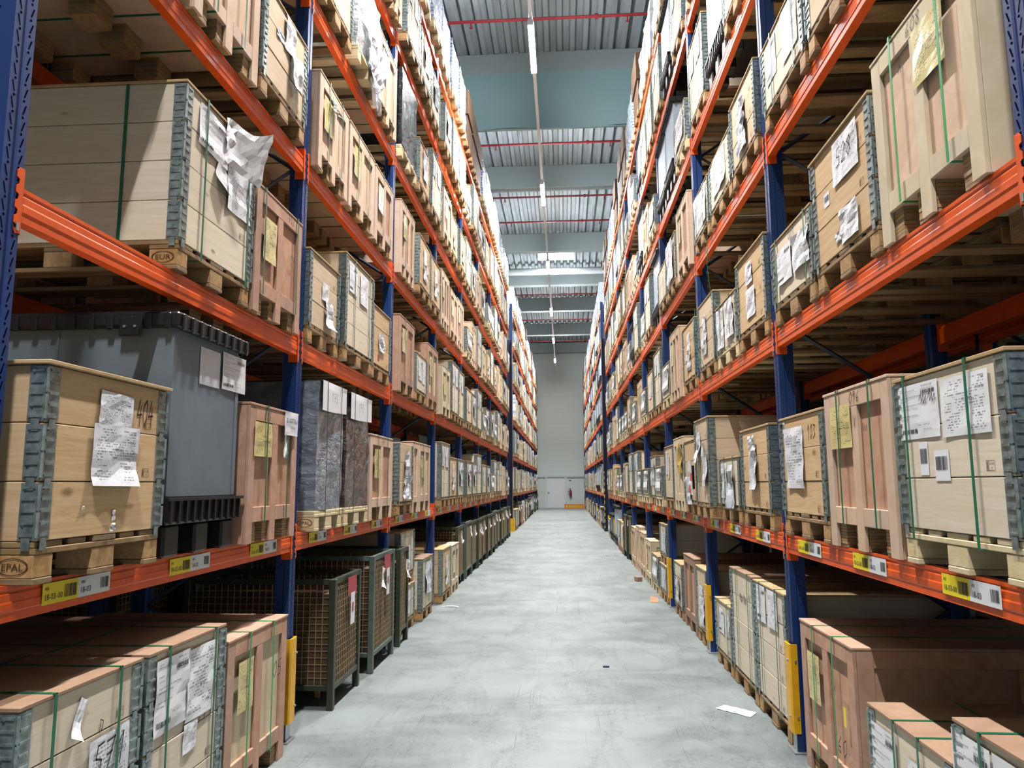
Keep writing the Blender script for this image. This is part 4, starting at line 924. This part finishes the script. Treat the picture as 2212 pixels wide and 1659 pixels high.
for sd in 'LR':
    X, rz, nm = SIDE[sd]
    for n in range(0, 19):
        Yf = 2.345 + PITCH * n
        t = bpy.data.objects.new('upright_frame', None); COL.objects.link(t)
        t.location = (X, Yf - .1 if sd == 'R' else Yf, 0); t.rotation_euler.z = rz
        wherep = ('first blue frame at the camera end' if n == 0 else ('frame at the passage with the column' if n == 8 else 'frame just past the column' if n == 9 else
                 f'frame between {bay_name(n-1)} and {bay_name(n).replace(" bay","").replace(" past column","")} bay' if n < 18 else 'last frame by the end wall'))
        props(t, f"blue perforated upright {wherep}, {nm} rack", 'rack frame', G_U)
        near = n <= 3
        p = link('post', POST_A if near else POST_B, t)
        p2 = link('post', POST_B, t); p2.location.x = 1.0
        if n <= 2:
            for k in range(13):
                b = link('brace', BR1 if k % 2 == 0 else BR2, t); b.location.z = .25 + .62 * k
            b = link('brace', BR0, t); b.location.z = .22
        else: link('bracing', BRALL, t)
        f = link('foot_plate', FOOT, t); f2 = link('foot_plate', FOOT, t); f2.location.x = 1.0
        if (sd == 'R' and 1 <= n <= 8) or (sd == 'L' and n in (1, 8)) or (sd == 'R' and 10 <= n <= 15): link('post_guard', GUARD, t)
        if n == 0 and sd == 'L': link('warning_sticker', MB().box(-.003, -.001, .052, .10, 1.93, 1.995).mesh('warning_sticker', ['label_yellow']), t)
# beams
prof = [(0.002, 0), (.05, 0), (.05, .10), (.036, .10), (.036, .12), (0.002, .12), (0.002, .106), (.0055, .102), (.0055, .096), (.002, .090), (.002, .066), (-.001, .060), (-.001, .036), (.002, .030)]
BEAM = MB().prism(prof, 'y', .004, 2.696).mesh('beam_profile', ['orange'])
def connector(end):
    mb = MB(); y0 = .0005 if end == 0 else 2.6995; s = 1 if end == 0 else -1
    z0, z1 = -.05, .185
    ya, yb = sorted((y0, y0 + s * .004)); mb.box(-.004, .062, ya, yb, z0, z1, 0, .001)
    # flange lapping the aisle face of the post, with its row of notches
    yw = y0 - s * .030
    poly = [(y0, z0 + .006), (y0, z1), (yw + s * .012, z1)]
    k = 4; st = (z1 - z0 - .02) / k
    for i in range(k):
        a = z1 - .012 - i * st
        poly += [(yw, a), (yw, a - st * .45), (yw + s * .012, a - st * .55), (yw + s * .012, a - st * .85)]
    poly += [(yw, z0 + .02), (yw + s * .008, z0)]
    n = len(mb.v); K = len(poly)
    for x in (-.0045, -.001): mb.v += [(x, p, q) for p, q in poly]
    mb.f.append(tuple(range(n, n + K))); mb.f.append(tuple(range(n + 2 * K - 1, n + K - 1, -1))); mb.m += [0, 0]
    for i in range(K): mb.f.append((n + i, n + (i + 1) % K, n + K + (i + 1) % K, n + K + i)); mb.m.append(0)
    ya, yb = sorted((y0 - s * .020, y0 - s * .008)); mb.box(-.0075, -.0045, ya, yb, z0 + .012, z0 + .040, 1)
    return mb.mesh('connector', ['orange', 'zinc'])
CON = (connector(0), connector(1))
def loc_label(sd, bay, slot, write=True):
    """local frame of the beam: reads towards -y"""
    mb = MB(); x = -.0035
    yy = {'L': [(2.60, 3.0), (3.465, 3.868), (4.375, 4.785)], 'R': [(2.648, 3.04), (3.54, 3.93), (4.40, 4.816)]}[sd][slot]
    if sd == 'L': y_left = 5.045 - yy[0]      # local y of the reading-left edge
    else: y_left = yy[1] - 2.345
    wd = (yy[1] - yy[0]) / 2; h = .076; z0 = .028
    pl = lambda u, z, xx=x: (xx, y_left - u, z0 + z)
    mb.quad([pl(0, 0), pl(wd, 0), pl(wd, h), pl(0, h)], 0); mb.quad([pl(wd, 0), pl(2 * wd, 0), pl(2 * wd, h), pl(wd, h)], 1)
    num = {'L': 406, 'R': 405}[sd]; bayno = 18 - bay; sl = 3 - slot
    p2 = lambda a, b: pl(a, b, x - .0008)
    if write:
        text_on(mb, str(num), .018, lambda a, b: p2(a + .012, b + .050), 2, width=.022)
        text_on(mb, f'{bayno}-0{sl}-00', .030, lambda a, b: p2(a + .010, b + .016), 2, width=wd * .50)
        text_on(mb, str(num), .018, lambda a, b: p2(a + wd + .015, b + .050), 2, width=.022)
        text_on(mb, f'{bayno}-0{sl}', .030, lambda a, b: p2(a + wd + .012, b + .016), 2, width=wd * .32)
    barcode(mb, wd * .34, .046, lambda a, b: p2(a + wd * .60, b + .014), 2, 18, bay * 3 + slot)
    barcode(mb, wd * .26, .042, lambda a, b: p2(a + wd * 1.68, b + .018), 2, 12, bay * 5 + slot)
    return mb
G_B = 'orange load beams of the racks'
for sd in 'LR':
    X, rz, nm = SIDE[sd]
    for n in BAYS:
        rows = [0] + ([1] if n <= 3 else [])
        for l in range(1, 7):
            for row in rows:
                t = bpy.data.objects.new('load_beam', None); COL.objects.link(t)
                sgn = 1 if sd == 'R' else -1
                Y = bay0(n) if sd == 'R' else bay0(n) + 2.7
                if row == 0: t.location = (X, Y, BT[l] - .12); t.rotation_euler.z = rz
                else:
                    t.location = (X + sgn * 1.1, Y if False else (bay0(n) + 2.7 if sd == 'R' else bay0(n)), BT[l] - .12); t.rotation_euler.z = rz + PI
                props(t, f"orange {'rear' if row else 'front'} beam under the {lev_name(l)}, {bay_name(n)}, {nm} rack", 'rack beam', G_B)
                link('beam_profile', BEAM, t)
                for c in CON: link('connector', c, t)
                if l == 1 and row == 0:
                    for s in range(3):
                        link('location_label', loc_label(sd, n if n < 8 else n - 1, s, n <= 3).mesh('location_label', ['label_yellow', 'label_white', 'ink']), t)

# the rack row standing back to back behind, only where the photo looks through
for sd in 'LR':
    X, rz, nm = SIDE[sd]; sgn = 1 if sd == 'R' else -1
    for n in range(0, 6):
        t = bpy.data.objects.new('upright_frame', None); COL.objects.link(t)
        Yf = 2.345 + PITCH * n
        t.location = (X + sgn * 1.32, Yf - .1 if sd == 'R' else Yf, 0); t.rotation_euler.z = rz
        props(t, f"dark blue upright {ORD[n]} from the camera, row behind the {nm} rack", 'rack frame', 'upright frames of the rows behind')
        link('post', POST_B, t); p2 = link('post', POST_B, t); p2.location.x = 1.0; link('bracing', BRALL, t)
        if n == 5: continue
        for l in range(1, 7):
            b = bpy.data.objects.new('load_beam', None); COL.objects.link(b)
            b.location = (X + sgn * 1.32, bay0(n) if sd == 'R' else bay0(n) + 2.7, BT[l] - .12); b.rotation_euler.z = rz
            props(b, f"orange beam under the {lev_name(l)}, {bay_name(n)}, row behind {nm} rack", 'rack beam', 'load beams of the rows behind')
            link('beam_profile', BEAM, b)
            for c in CON: link('connector', c, b)
        for l in range(0, 6):
            for s in range(3):
                if l == 1 and n == 0 and sd == 'R': continue
                if (l, n) == (0, 0) and (s == 0 or sd == 'R'): continue
                key = R.choice(['ca', 'cb', 'pb', 'pa', 'cd'] if l else ['ma', 'ma', 'pb'])
                pr, w, d = V0[key]
                y0 = bay0(n) + .06 + s * .90
                loc = (X + sgn * 1.30, y0 if sd == 'R' else y0 + w, BT[l])
                pr.put(f"{d}, {SLOT[s]} slot, {bay_name(n)}, {lev_name(l)}, row behind {nm} rack", loc, rz)

# ---------------------------------------------------------------- building shell
def floor_mat():
    t = NT('sealed_concrete'); tc = t.add('ShaderNodeTexCoord'); P = tc.outputs['Object']
    def mp(sc, rot=0.0):
        m = t.add('ShaderNodeMapping'); m.inputs['Scale'].default_value = sc; m.inputs['Rotation'].default_value = (0, 0, rot); t.link(P, m.inputs['Vector']); return m.outputs[0]
    a = t.noise(mp((.7, .9, 1)), 1.6, 6, 0.62, 0.6)
    col = t.ramp(a, [(0.30, rgb(106, 114, 114)), (0.52, rgb(128, 136, 135)), (0.75, rgb(139, 147, 146))])
    s = t.noise(mp((1.3, .55, 1)), 1.9, 8, 0.72, 1.2)       # smeared traffic dirt
    dm = t.ramp(s, [(0.47, (0, 0, 0, 1)), (0.68, (1, 1, 1, 1))])
    fine = t.noise(mp((6, 3, 1)), 9.0, 6, 0.75, 0.5)
    dm2 = t.math('MULTIPLY', dm, t.ramp(fine, [(0.40, (0.15, 0.15, 0.15, 1)), (0.66, (1, 1, 1, 1))]))
    col = t.mix(t.math('MULTIPLY', dm2, 0.85), col, rgb(62, 67, 69))
    for rot, sc, th in ((0.10, (70, .5, 1), .655), (-0.16, (65, .6, 1), .675), (0.30, (80, .9, 1), .69), (0.0, (95, .7, 1), .67)):
        k = t.noise(mp(sc, rot), 1.0, 2, 0.5); msk = t.noise(mp((1, .6, 1), rot), 1.1, 2)
        line = t.math('MULTIPLY', t.ramp(k, [(th, (0, 0, 0, 1)), (th + .03, (1, 1, 1, 1))]), t.ramp(msk, [(0.52, (0, 0, 0, 1)), (0.64, (1, 1, 1, 1))]))
        col = t.mix(t.math('MULTIPLY', line, 0.7), col, rgb(50, 54, 56))
    sm = t.noise(mp((.55, 1.1, 1)), 1.1, 7, 0.68, 0.8)          # broad grey smudges across the aisle
    smm = t.math('MULTIPLY', t.ramp(sm, [(0.50, (0, 0, 0, 1)), (0.66, (1, 1, 1, 1))]), t.ramp(fine, [(0.35, (0.3, 0.3, 0.3, 1)), (0.6, (1, 1, 1, 1))]))
    col = t.mix(t.math('MULTIPLY', smm, 0.6), col, rgb(70, 77, 79))
    sp = t.noise(mp((1, 1, 1)), 45.0, 2); spm = t.ramp(sp, [(0.70, (0, 0, 0, 1)), (0.76, (1, 1, 1, 1))])
    col = t.mix(t.math('MULTIPLY', spm, 0.30), col, rgb(80, 82, 84))
    ru = t.math('MULTIPLY_ADD', a, 0.25, 0.36)
    return t.set(col, ru, 0, 0.4)
struct('floor', MB().box(-9, 9, -7, WALL_Y + .2, -.15, 0), [floor_mat()])
def panel_mat(name, c, pitch=1.12, off=0.0):
    t = NT(name); tc = t.add('ShaderNodeTexCoord'); sp = t.add('ShaderNodeSeparateXYZ'); t.link(tc.outputs['Object'], sp.inputs[0])
    fr = t.math('FRACT', t.math('MULTIPLY_ADD', sp.outputs[2], 1 / pitch, off)); ln = t.math('LESS_THAN', fr, .012)
    ms = t.math('LESS_THAN', t.math('FRACT', t.math('MULTIPLY', sp.outputs[2], 14.0)), 0.12)
    col = t.mix(t.math('MULTIPLY', ms, .05), c, tuple(x * .8 for x in c[:3]) + (1,))
    col = t.mix(t.math('MULTIPLY', ln, .35), col, tuple(x * .4 for x in c[:3]) + (1,)); return t.set(col, .42, 0, .5)
WALLM = panel_mat('wall_panel', rgb(202, 212, 210))
struct('wall_back', MB().box(-9, 9, WALL_Y, WALL_Y + .2, 0, 11.9), [WALLM])
struct('wall_left', MB().box(-9.2, -9, -7, WALL_Y + .2, 0, 11.9), [WALLM])
struct('wall_right', MB().box(9, 9.2, -7, WALL_Y + .2, 0, 11.9), [WALLM])
struct('wall_front', MB().box(-9, 9, -7.2, -7, 0, 11.9), [WALLM])
# corrugated deck, pierced where the skylight sits
SK = (-.95, .56, 30.65, 32.3)
def deck(y0, y1, mb, x0=-9.0, x1=9.0):
    p = .29; x = x0
    while x < x1 - .01:
        e = min(x + p, x1); pts = [(x, 0), (x + .10, 0), (x + .135, .11), (x + .255, .11), (min(x + .29, x1), 0)]
        for (a, za), (b, zb) in zip(pts[:-1], pts[1:]):
            if a < x1: mb.quad([(a, y0, DECK_Z + za), (a, y1, DECK_Z + za), (min(b, x1), y1, DECK_Z + zb), (min(b, x1), y0, DECK_Z + zb)])
        x += p
def deck_mat():
    t = NT('deck_sheet'); f = t.noise(t.coord((3, .5, 1)), 3.0, 4)
    return t.set(t.ramp(f, [(.35, rgb(146, 158, 164)), (.65, rgb(164, 174, 180))]), .5, .1, .5)
dk = MB(); deck(-7, SK[2], dk); deck(SK[3], WALL_Y, dk); deck(SK[2], SK[3], dk, -9.0, SK[0]); deck(SK[2], SK[3], dk, SK[1], 9.0)
dk.box(-9, 9, -7, SK[2], DECK_Z + .13, DECK_Z + .2); dk.box(-9, 9, SK[3], WALL_Y, DECK_Z + .13, DECK_Z + .2)
dk.box(-9, SK[0], SK[2], SK[3], DECK_Z + .13, DECK_Z + .2); dk.box(SK[1], 9, SK[2], SK[3], DECK_Z + .13, DECK_Z + .2)
struct('ceiling', dk, [deck_mat()])
def glow(name, c, st):
    t = NT(name); t.b.inputs['Emission Color'].default_value = c; t.b.inputs['Emission Strength'].default_value = st
    return t.set((.8, .8, .8, 1), .5)
wn = MB(); wn.box(SK[0], SK[1], SK[2], SK[3], DECK_Z + .16, DECK_Z + .19, 1)
for a in ((SK[0] - .05, SK[0], SK[2], SK[3]), (SK[1], SK[1] + .05, SK[2], SK[3]), (SK[0] - .05, SK[1] + .05, SK[2] - .05, SK[2]), (SK[0] - .05, SK[1] + .05, SK[3], SK[3] + .05)): wn.box(*a, DECK_Z - .01, DECK_Z + .19, 0)
struct('window_1', wn, [flat('skylight_kerb', rgb(225, 230, 232), .5), glow('daylight_glazing', (.92, .97, 1, 1), SKYLIGHT_POWER)])
conc = flat('painted_concrete', rgb(140, 154, 156), .6, var=.10)
# concrete roof beams: (y, depth)
for i, (y, zb) in enumerate([(3.6, 10.85), (9.9, 10.85), (16.1, 11.05), (22.3, 10.85), (28.7, 10.85), (33.9, 10.85), (39.1, 10.85), (45.6, 10.85), (52.0, 10.85)]):
    o = struct('trim_%d' % (i + 1), MB().box(-9, 9, y, y + .35, zb, DECK_Z - .005, 0, .015), [conc]); o['label'] = 'pale concrete roof beam'
# smoke curtain hanging under the third beam
sc_ = MB()
sc_.sheet(1, 1, lambda a, b: (-8.9 + 17.8 * a, 16.08 + .05 * math.sin(a * 40) * (1 - b) + .03 * noise.noise(Vector((a * 14, b * 2, 0))), 9.70 + 1.36 * b + .012 * math.sin(a * 90) * (1 - b)), 120, 6)
sc_.sheet(1, 1, lambda a, b: (8.9 - 17.8 * a, 16.12 + .05 * math.sin((1 - a) * 40) * (1 - b), 9.70 + 1.36 * b), 60, 4)
sc_.box(-8.9, 8.9, 16.07, 16.13, 9.68, 9.71)
single('smoke_curtain', sc_, [flat('curtain_fabric', rgb(128, 160, 164), .55, var=.06)], 'wide teal fabric smoke curtain hanging below the roof beam', 'curtain')
# ventilation duct beside the skylight
single('ventilation_duct', MB().tube([(-8.9, 33.0, 11.25), (8.9, 33.0, 11.25)], .16, 14), [flat('duct_steel', rgb(214, 220, 222), .3, .6)], 'shiny round ventilation duct crossing beside the skylight', 'duct')
# sprinkler pipes
red_pipe = flat('sprinkler_red', rgb(118, 26, 34), .4)
pn = ['before the smoke curtain', 'first behind the smoke curtain', 'below the fourth roof beam', 'before the fifth roof beam', 'between the sixth and seventh roof beams', 'between the seventh and eighth roof beams', 'by the end wall']
for i, (y, z) in enumerate([(14.0, 11.0), (19.6, 11.0), (22.75, 10.72), (25.8, 11.0), (36.2, 11.0), (42.0, 11.0), (48.4, 11.0)]):
    t = bpy.data.objects.new('sprinkler_pipe', None); COL.objects.link(t); t.location = (0, y, z)
    props(t, 'thin red sprinkler pipe ' + pn[i], 'pipe', 'red sprinkler pipes under the roof')
    link('pipe', MB().tube([(-8.9, 0, 0), (8.9, 0, 0)], .032, 8).mesh('pipe', [red_pipe]), t)
    cp = MB().tube([(.75, 0, 0), (.82, 0, 0)], .055, 8).mesh('coupling', [red_pipe]); link('coupling', cp, t)
    for x in (-4.6, -1.75, 1.4, 4.4):
        h = MB().tube([(x, 0, -.03), (x, 0, -.13)], .018, 6).tube([(x, 0, -.13), (x, 0, -.14)], .035, 8); link('sprinkler_head', h.mesh('sprinkler_head', [red_pipe]), t)
    for x in (-3.9, -1.1, 1.15, 3.9):
        h = MB().tube([(x, 0, .03), (x, 0, .3)], .006, 4).tube([(x, 0, .3), (x - .1, 0, DECK_Z - z)], .006, 4).tube([(x, 0, .3), (x + .1, 0, DECK_Z - z)], .006, 4); link('hanger', h.mesh('hanger', ['zinc']), t)
# lighting trunking and lamps
LX, LZ = -.455, 9.50
t = bpy.data.objects.new('light_trunking', None); COL.objects.link(t); t.location = (LX, 0, LZ)
props(t, 'long grey trunking that carries the row of lamps', 'trunking')
link('rail', MB().box(-.032, .032, -6.8, WALL_Y - .3, 0, .055, 0, .004).mesh('rail', [flat('trunking_grey', rgb(196, 200, 204), .4)]), t)
for k in range(9):
    link('hanger', MB().tube([(0, -5.5 + 6.9 * k, .05), (0, -5.5 + 6.9 * k, DECK_Z - LZ)], .005, 4).mesh('hanger', ['zinc']), t)
tube_m = glow('lamp_tube', (1, .985, .97, 1), LAMP_POWER)
body_m = flat('lamp_body', rgb(220, 224, 226), .4)
lm = MB(); lm.prism([(.052 * math.sin(k * PI / 5), -.088 + .046 * math.cos(k * PI / 5)) for k in range(10)][::-1], 'y', -.74, .74)
LMESH = lm.mesh('diffuser', [tube_m])
LB = MB().box(-.030, .030, -.77, .77, -.042, -.001, 0, .005).box(-.05, .05, -.77, -.742, -.14, -.042, 0, .004).box(-.05, .05, .742, .77, -.14, -.042, 0, .004).mesh('lamp_housing', [body_m])
ln_ = ['behind the camera', 'above the camera end', 'before the smoke curtain', 'second behind the curtain beam', 'under the skylight', 'between skylight and far beams', 'third from the end wall', 'second from the end wall', 'last before the end wall']
for k, y in enumerate([-1.3, 5.6, 12.45, 19.25, 26.05, 33.1, 39.9, 46.5]):
    t = bpy.data.objects.new('ceiling_lamp', None); COL.objects.link(t); t.location = (LX, y, LZ)
    nm = ['behind the camera', 'overhead before the second beam', 'before the smoke curtain', 'just past the smoke curtain', 'below the skylight bay', 'just past the skylight', 'next to last before end wall', 'closest to the end wall'][k]
    props(t, 'bright tubular ceiling lamp ' + nm, 'lamp', 'lamps in a row above the aisle')
    link('diffuser', LMESH, t); link('lamp_housing', LB, t)
    al = bpy.data.lights.new('aisle_optic', 'AREA'); al.shape = 'RECTANGLE'; al.size = .08; al.size_y = 1.46; al.energy = LAMP_WATTS; al.color = (1, .985, .965); al.spread = math.radians(100)  # added light under the tube, narrowed so upper shelves get less
    lo = link('aisle_optic', al, t); lo.location.z = -.137
# end wall: doors, frames, extinguisher, rail
wtr = flat('white_trim', rgb(206, 216, 216), .45)
struct('trim_10', MB().box(-9, 9, WALL_Y - .05, WALL_Y + .01, 2.10, 2.19), [flat('grey_trim', rgb(150, 164, 166), .45)])
struct('trim_11', MB().box(-1.30, -1.17, WALL_Y - .07, WALL_Y + .01, 0, 2.17), [wtr]); struct('trim_12', MB().box(.06, .19, WALL_Y - .07, WALL_Y + .01, 0, 2.17), [wtr])
dr = MB().box(-1.165, .055, WALL_Y - .055, WALL_Y - .005, .01, 2.07, 0, .003)
d1 = struct('door_1', dr, [flat('door_white', rgb(218, 222, 228), .4)])
hd = link('door_handle', MB().box(-1.10, -1.06, WALL_Y - .07, WALL_Y - .055, .98, 1.14).tube([(-1.08, WALL_Y - .07, 1.08), (-1.08, WALL_Y - .11, 1.08), (-.97, WALL_Y - .11, 1.08)], .012, 6).mesh('door_handle', ['black_plastic']), d1)
t = bpy.data.objects.new('fire_extinguisher', None); COL.objects.link(t); t.location = (.46, WALL_Y - .12, .82)
props(t, 'red fire extinguisher with black hose on the end wall', 'fire extinguisher')
cyl = MB(); r_ = [(0, .0), (.075, .01), (.085, .04), (.085, .36), (.06, .43), (.025, .46), (.02, .50)]
n0 = len(cyl.v)
for (r, z) in r_:
    for k in range(14): cyl.v.append((r * math.cos(k * PI / 7), r * math.sin(k * PI / 7), z))
for i in range(len(r_) - 1):
    for k in range(14): a = i * 14 + k; b = i * 14 + (k + 1) % 14; cyl.f.append((a, b, b + 14, a + 14)); cyl.m.append(0)
link('cylinder', cyl.mesh('cylinder', [flat('extinguisher_red', rgb(120, 20, 44), .35)]), t)
link('valve', MB().box(-.03, .03, -.02, .02, .49, .53).box(-.09, .02, -.012, .012, .53, .55).mesh('valve', ['black_plastic']), t)
link('hose', MB().tube([(-.03, 0, .51), (-.12, 0, .47), (-.16, 0, .33), (-.15, 0, .15), (-.09, 0, .08)], .014, 8).mesh('hose', ['black_plastic']), t)
link('wall_bracket', MB().box(-.03, .03, .07, .13, .2, .3).mesh('wall_bracket', ['zinc']), t)
single('wall_sign', MB().box(.38, .50, WALL_Y - .012, WALL_Y - .001, 1.88, 1.95), ['ink'], 'small dark sign above the fire extinguisher', 'sign')
rb = MB(); rb.box(.02, 1.36, 0, .03, 0, .05, 0).box(.02, 1.36, 0, .03, .24, .29, 0).box(.02, .14, -.02, .05, 0, .30, 0).box(1.24, 1.36, -.02, .05, 0, .30, 0)
for k in range(12): rb.box(.20 + k * .09, .235 + k * .09, .005, .03, .05, .24, 0)
rb.box(.14, 1.24, .018, .03, .05, .24, 1)
single('guard_rail', rb, [flat('rail_orange', rgb(222, 140, 24), .45), flat('rail_inner', rgb(232, 190, 96), .5)], 'low orange slotted guard rail against the end wall', 'guard rail', loc=(0, 52.45, 0))

# columns in the passage, with warning tape
haz = NT('hazard_tape'); tc = haz.add('ShaderNodeTexCoord'); sp = haz.add('ShaderNodeSeparateXYZ'); haz.link(tc.outputs['Object'], sp.inputs[0])
fr = haz.math('FRACT', haz.math('MULTIPLY', haz.math('ADD', haz.math('ADD', sp.outputs[2], haz.math('MULTIPLY', sp.outputs[1], 1.0)), sp.outputs[0]), 4.6))
M['hazard'] = haz.set(haz.mix(haz.math('GREATER_THAN', fr, .5), rgb(22, 22, 24), rgb(206, 178, 60)), .5)
for sd in 'LR':
    X, rz, nm = SIDE[sd]
    t = bpy.data.objects.new('steel_column', None); COL.objects.link(t); t.location = (X, 27.2 if sd == 'R' else 27.42, 0); t.rotation_euler.z = rz
    props(t, f"dark navy steel column with striped warning tape, {nm} rack passage", 'column', 'columns in the rack passage')
    c = MB(); c.box(.0, .022, 0, .22, 0, 7.0).box(.28, .30, 0, .22, 0, 7.0).box(.022, .28, .10, .12, 0, 7.0)
    c.box(-.02, .32, -.02, .24, 0, .10 if sd == 'R' else .02)
    link('column_profile', c.mesh('column_profile', ['navy']), t)
    link('warning_tape', MB().box(-.002, -.0005, .0, .10 if sd == 'R' else .22, .12, 2.12).box(-.0, .022, -.002, -.0005, .12, 2.12).mesh('warning_tape', ['hazard']), t)
    if sd == 'L': link('column_guard', MB().box(-.07, -.03, -.06, .28, 0, .46, 0, .004).box(-.03, .36, -.06, -.03, 0, .46).box(-.03, .36, .25, .28, 0, .46).mesh('column_guard', ['yellow']), t)

# ---------------------------------------------------------------- litter on the floor
mb = MB(); P4 = [(1.109, 5.975), (1.203, 6.065), (1.394, 5.885), (1.323, 5.769)]
def bil(a, b):
    x = (P4[0][0] * (1 - a) + P4[3][0] * a) * (1 - b) + (P4[1][0] * (1 - a) + P4[2][0] * a) * b
    y = (P4[0][1] * (1 - a) + P4[3][1] * a) * (1 - b) + (P4[1][1] * (1 - a) + P4[2][1] * a) * b
    return (x, y, .003 + .010 * abs(noise.noise(Vector((a * 4, b * 3, 1)))))
mb.sheet(1, 1, bil, 8, 6); single('paper_sheet', mb, ['print'], 'crumpled white paper lying on the floor by white boxes', 'paper')
single('paper_strip', MB().sheet(1, 1, lambda a, b: (-1.70 + .22 * a, 10.55 + .05 * b, .003 + .008 * math.sin(a * 3)), 6, 2), ['paper'], 'thin white paper strip on the floor, left side of aisle', 'paper')
single('paper_scrap', MB().sheet(1, 1, lambda a, b: (1.20 + .12 * a + .06 * b, 11.05 + .5 * b, .003 + .02 * b * (1 - a)), 5, 4), ['carton'], 'beige paper scrap on the floor before stacked white boxes', 'paper')
bl = lumpy(.05, .06, 0, .05, .02, 3, 4, 4); single('foam_lump', bl, ['yellow_note'], 'small yellow foam lump beside the green mesh cage', 'litter', loc=(-2.02, 6.10, .0))
single('plastic_scrap', lumpy(.05, .07, 0, .012, .01, 8, 4, 3), ['brace'], 'small grey plastic scrap in the middle of the floor', 'litter', loc=(.33, 7.2, .0))
single('broken_wood', MB().box(0, .10, 0, .14, 0, .08, 0, .01), ['lid'], 'broken wood block by the post of the fourth bay', 'litter', loc=(1.24, 13.35, 0), rz=.3)
hb = MB(); hx = XR - .115
hb.sheet(1, 1, lambda a, b: (hx - .02 * math.sin(a * 4 + b), 7.86 + .13 * a, 1.56 + .30 * b), 4, 5, 0)
hb.sheet(1, 1, lambda a, b: (hx - .004 - .02 * math.sin(a * 4 + 1), 7.75 + .11 * a, 1.62 + .24 * b), 4, 4, 2)
hb.box(hx - .03, hx - .026, 7.77, 7.84, 1.70, 1.78, 1).box(hx - .03, hx - .026, 7.88, 7.93, 1.58, 1.66, 1)
single('hanging_bag', hb, ['paper', flat('bag_red', rgb(232, 70, 60), .45), 'black_plastic'], 'white, red and black printed bag hanging at the first shelf beside the tall four-tier box', 'bag')
# loose strap ends hanging from loads
for pts, lab in (([(XR - .06, 6.92, 4.0), (XR - .075, 6.90, 3.7), (XR - .07, 6.80, 3.35), (XR - .04, 6.62, 3.23)], 'thin green strap end drooping between third and second shelves'),
                 ([(XR - .05, 7.75, 3.48), (XR - .12, 7.5, 3.1), (XR - .08, 7.2, 2.78)], 'slack dark strap crossing the tall brown box')):
    single('loose_strap', MB().tube(pts, .003, 5), ['strap'], lab, 'strap')
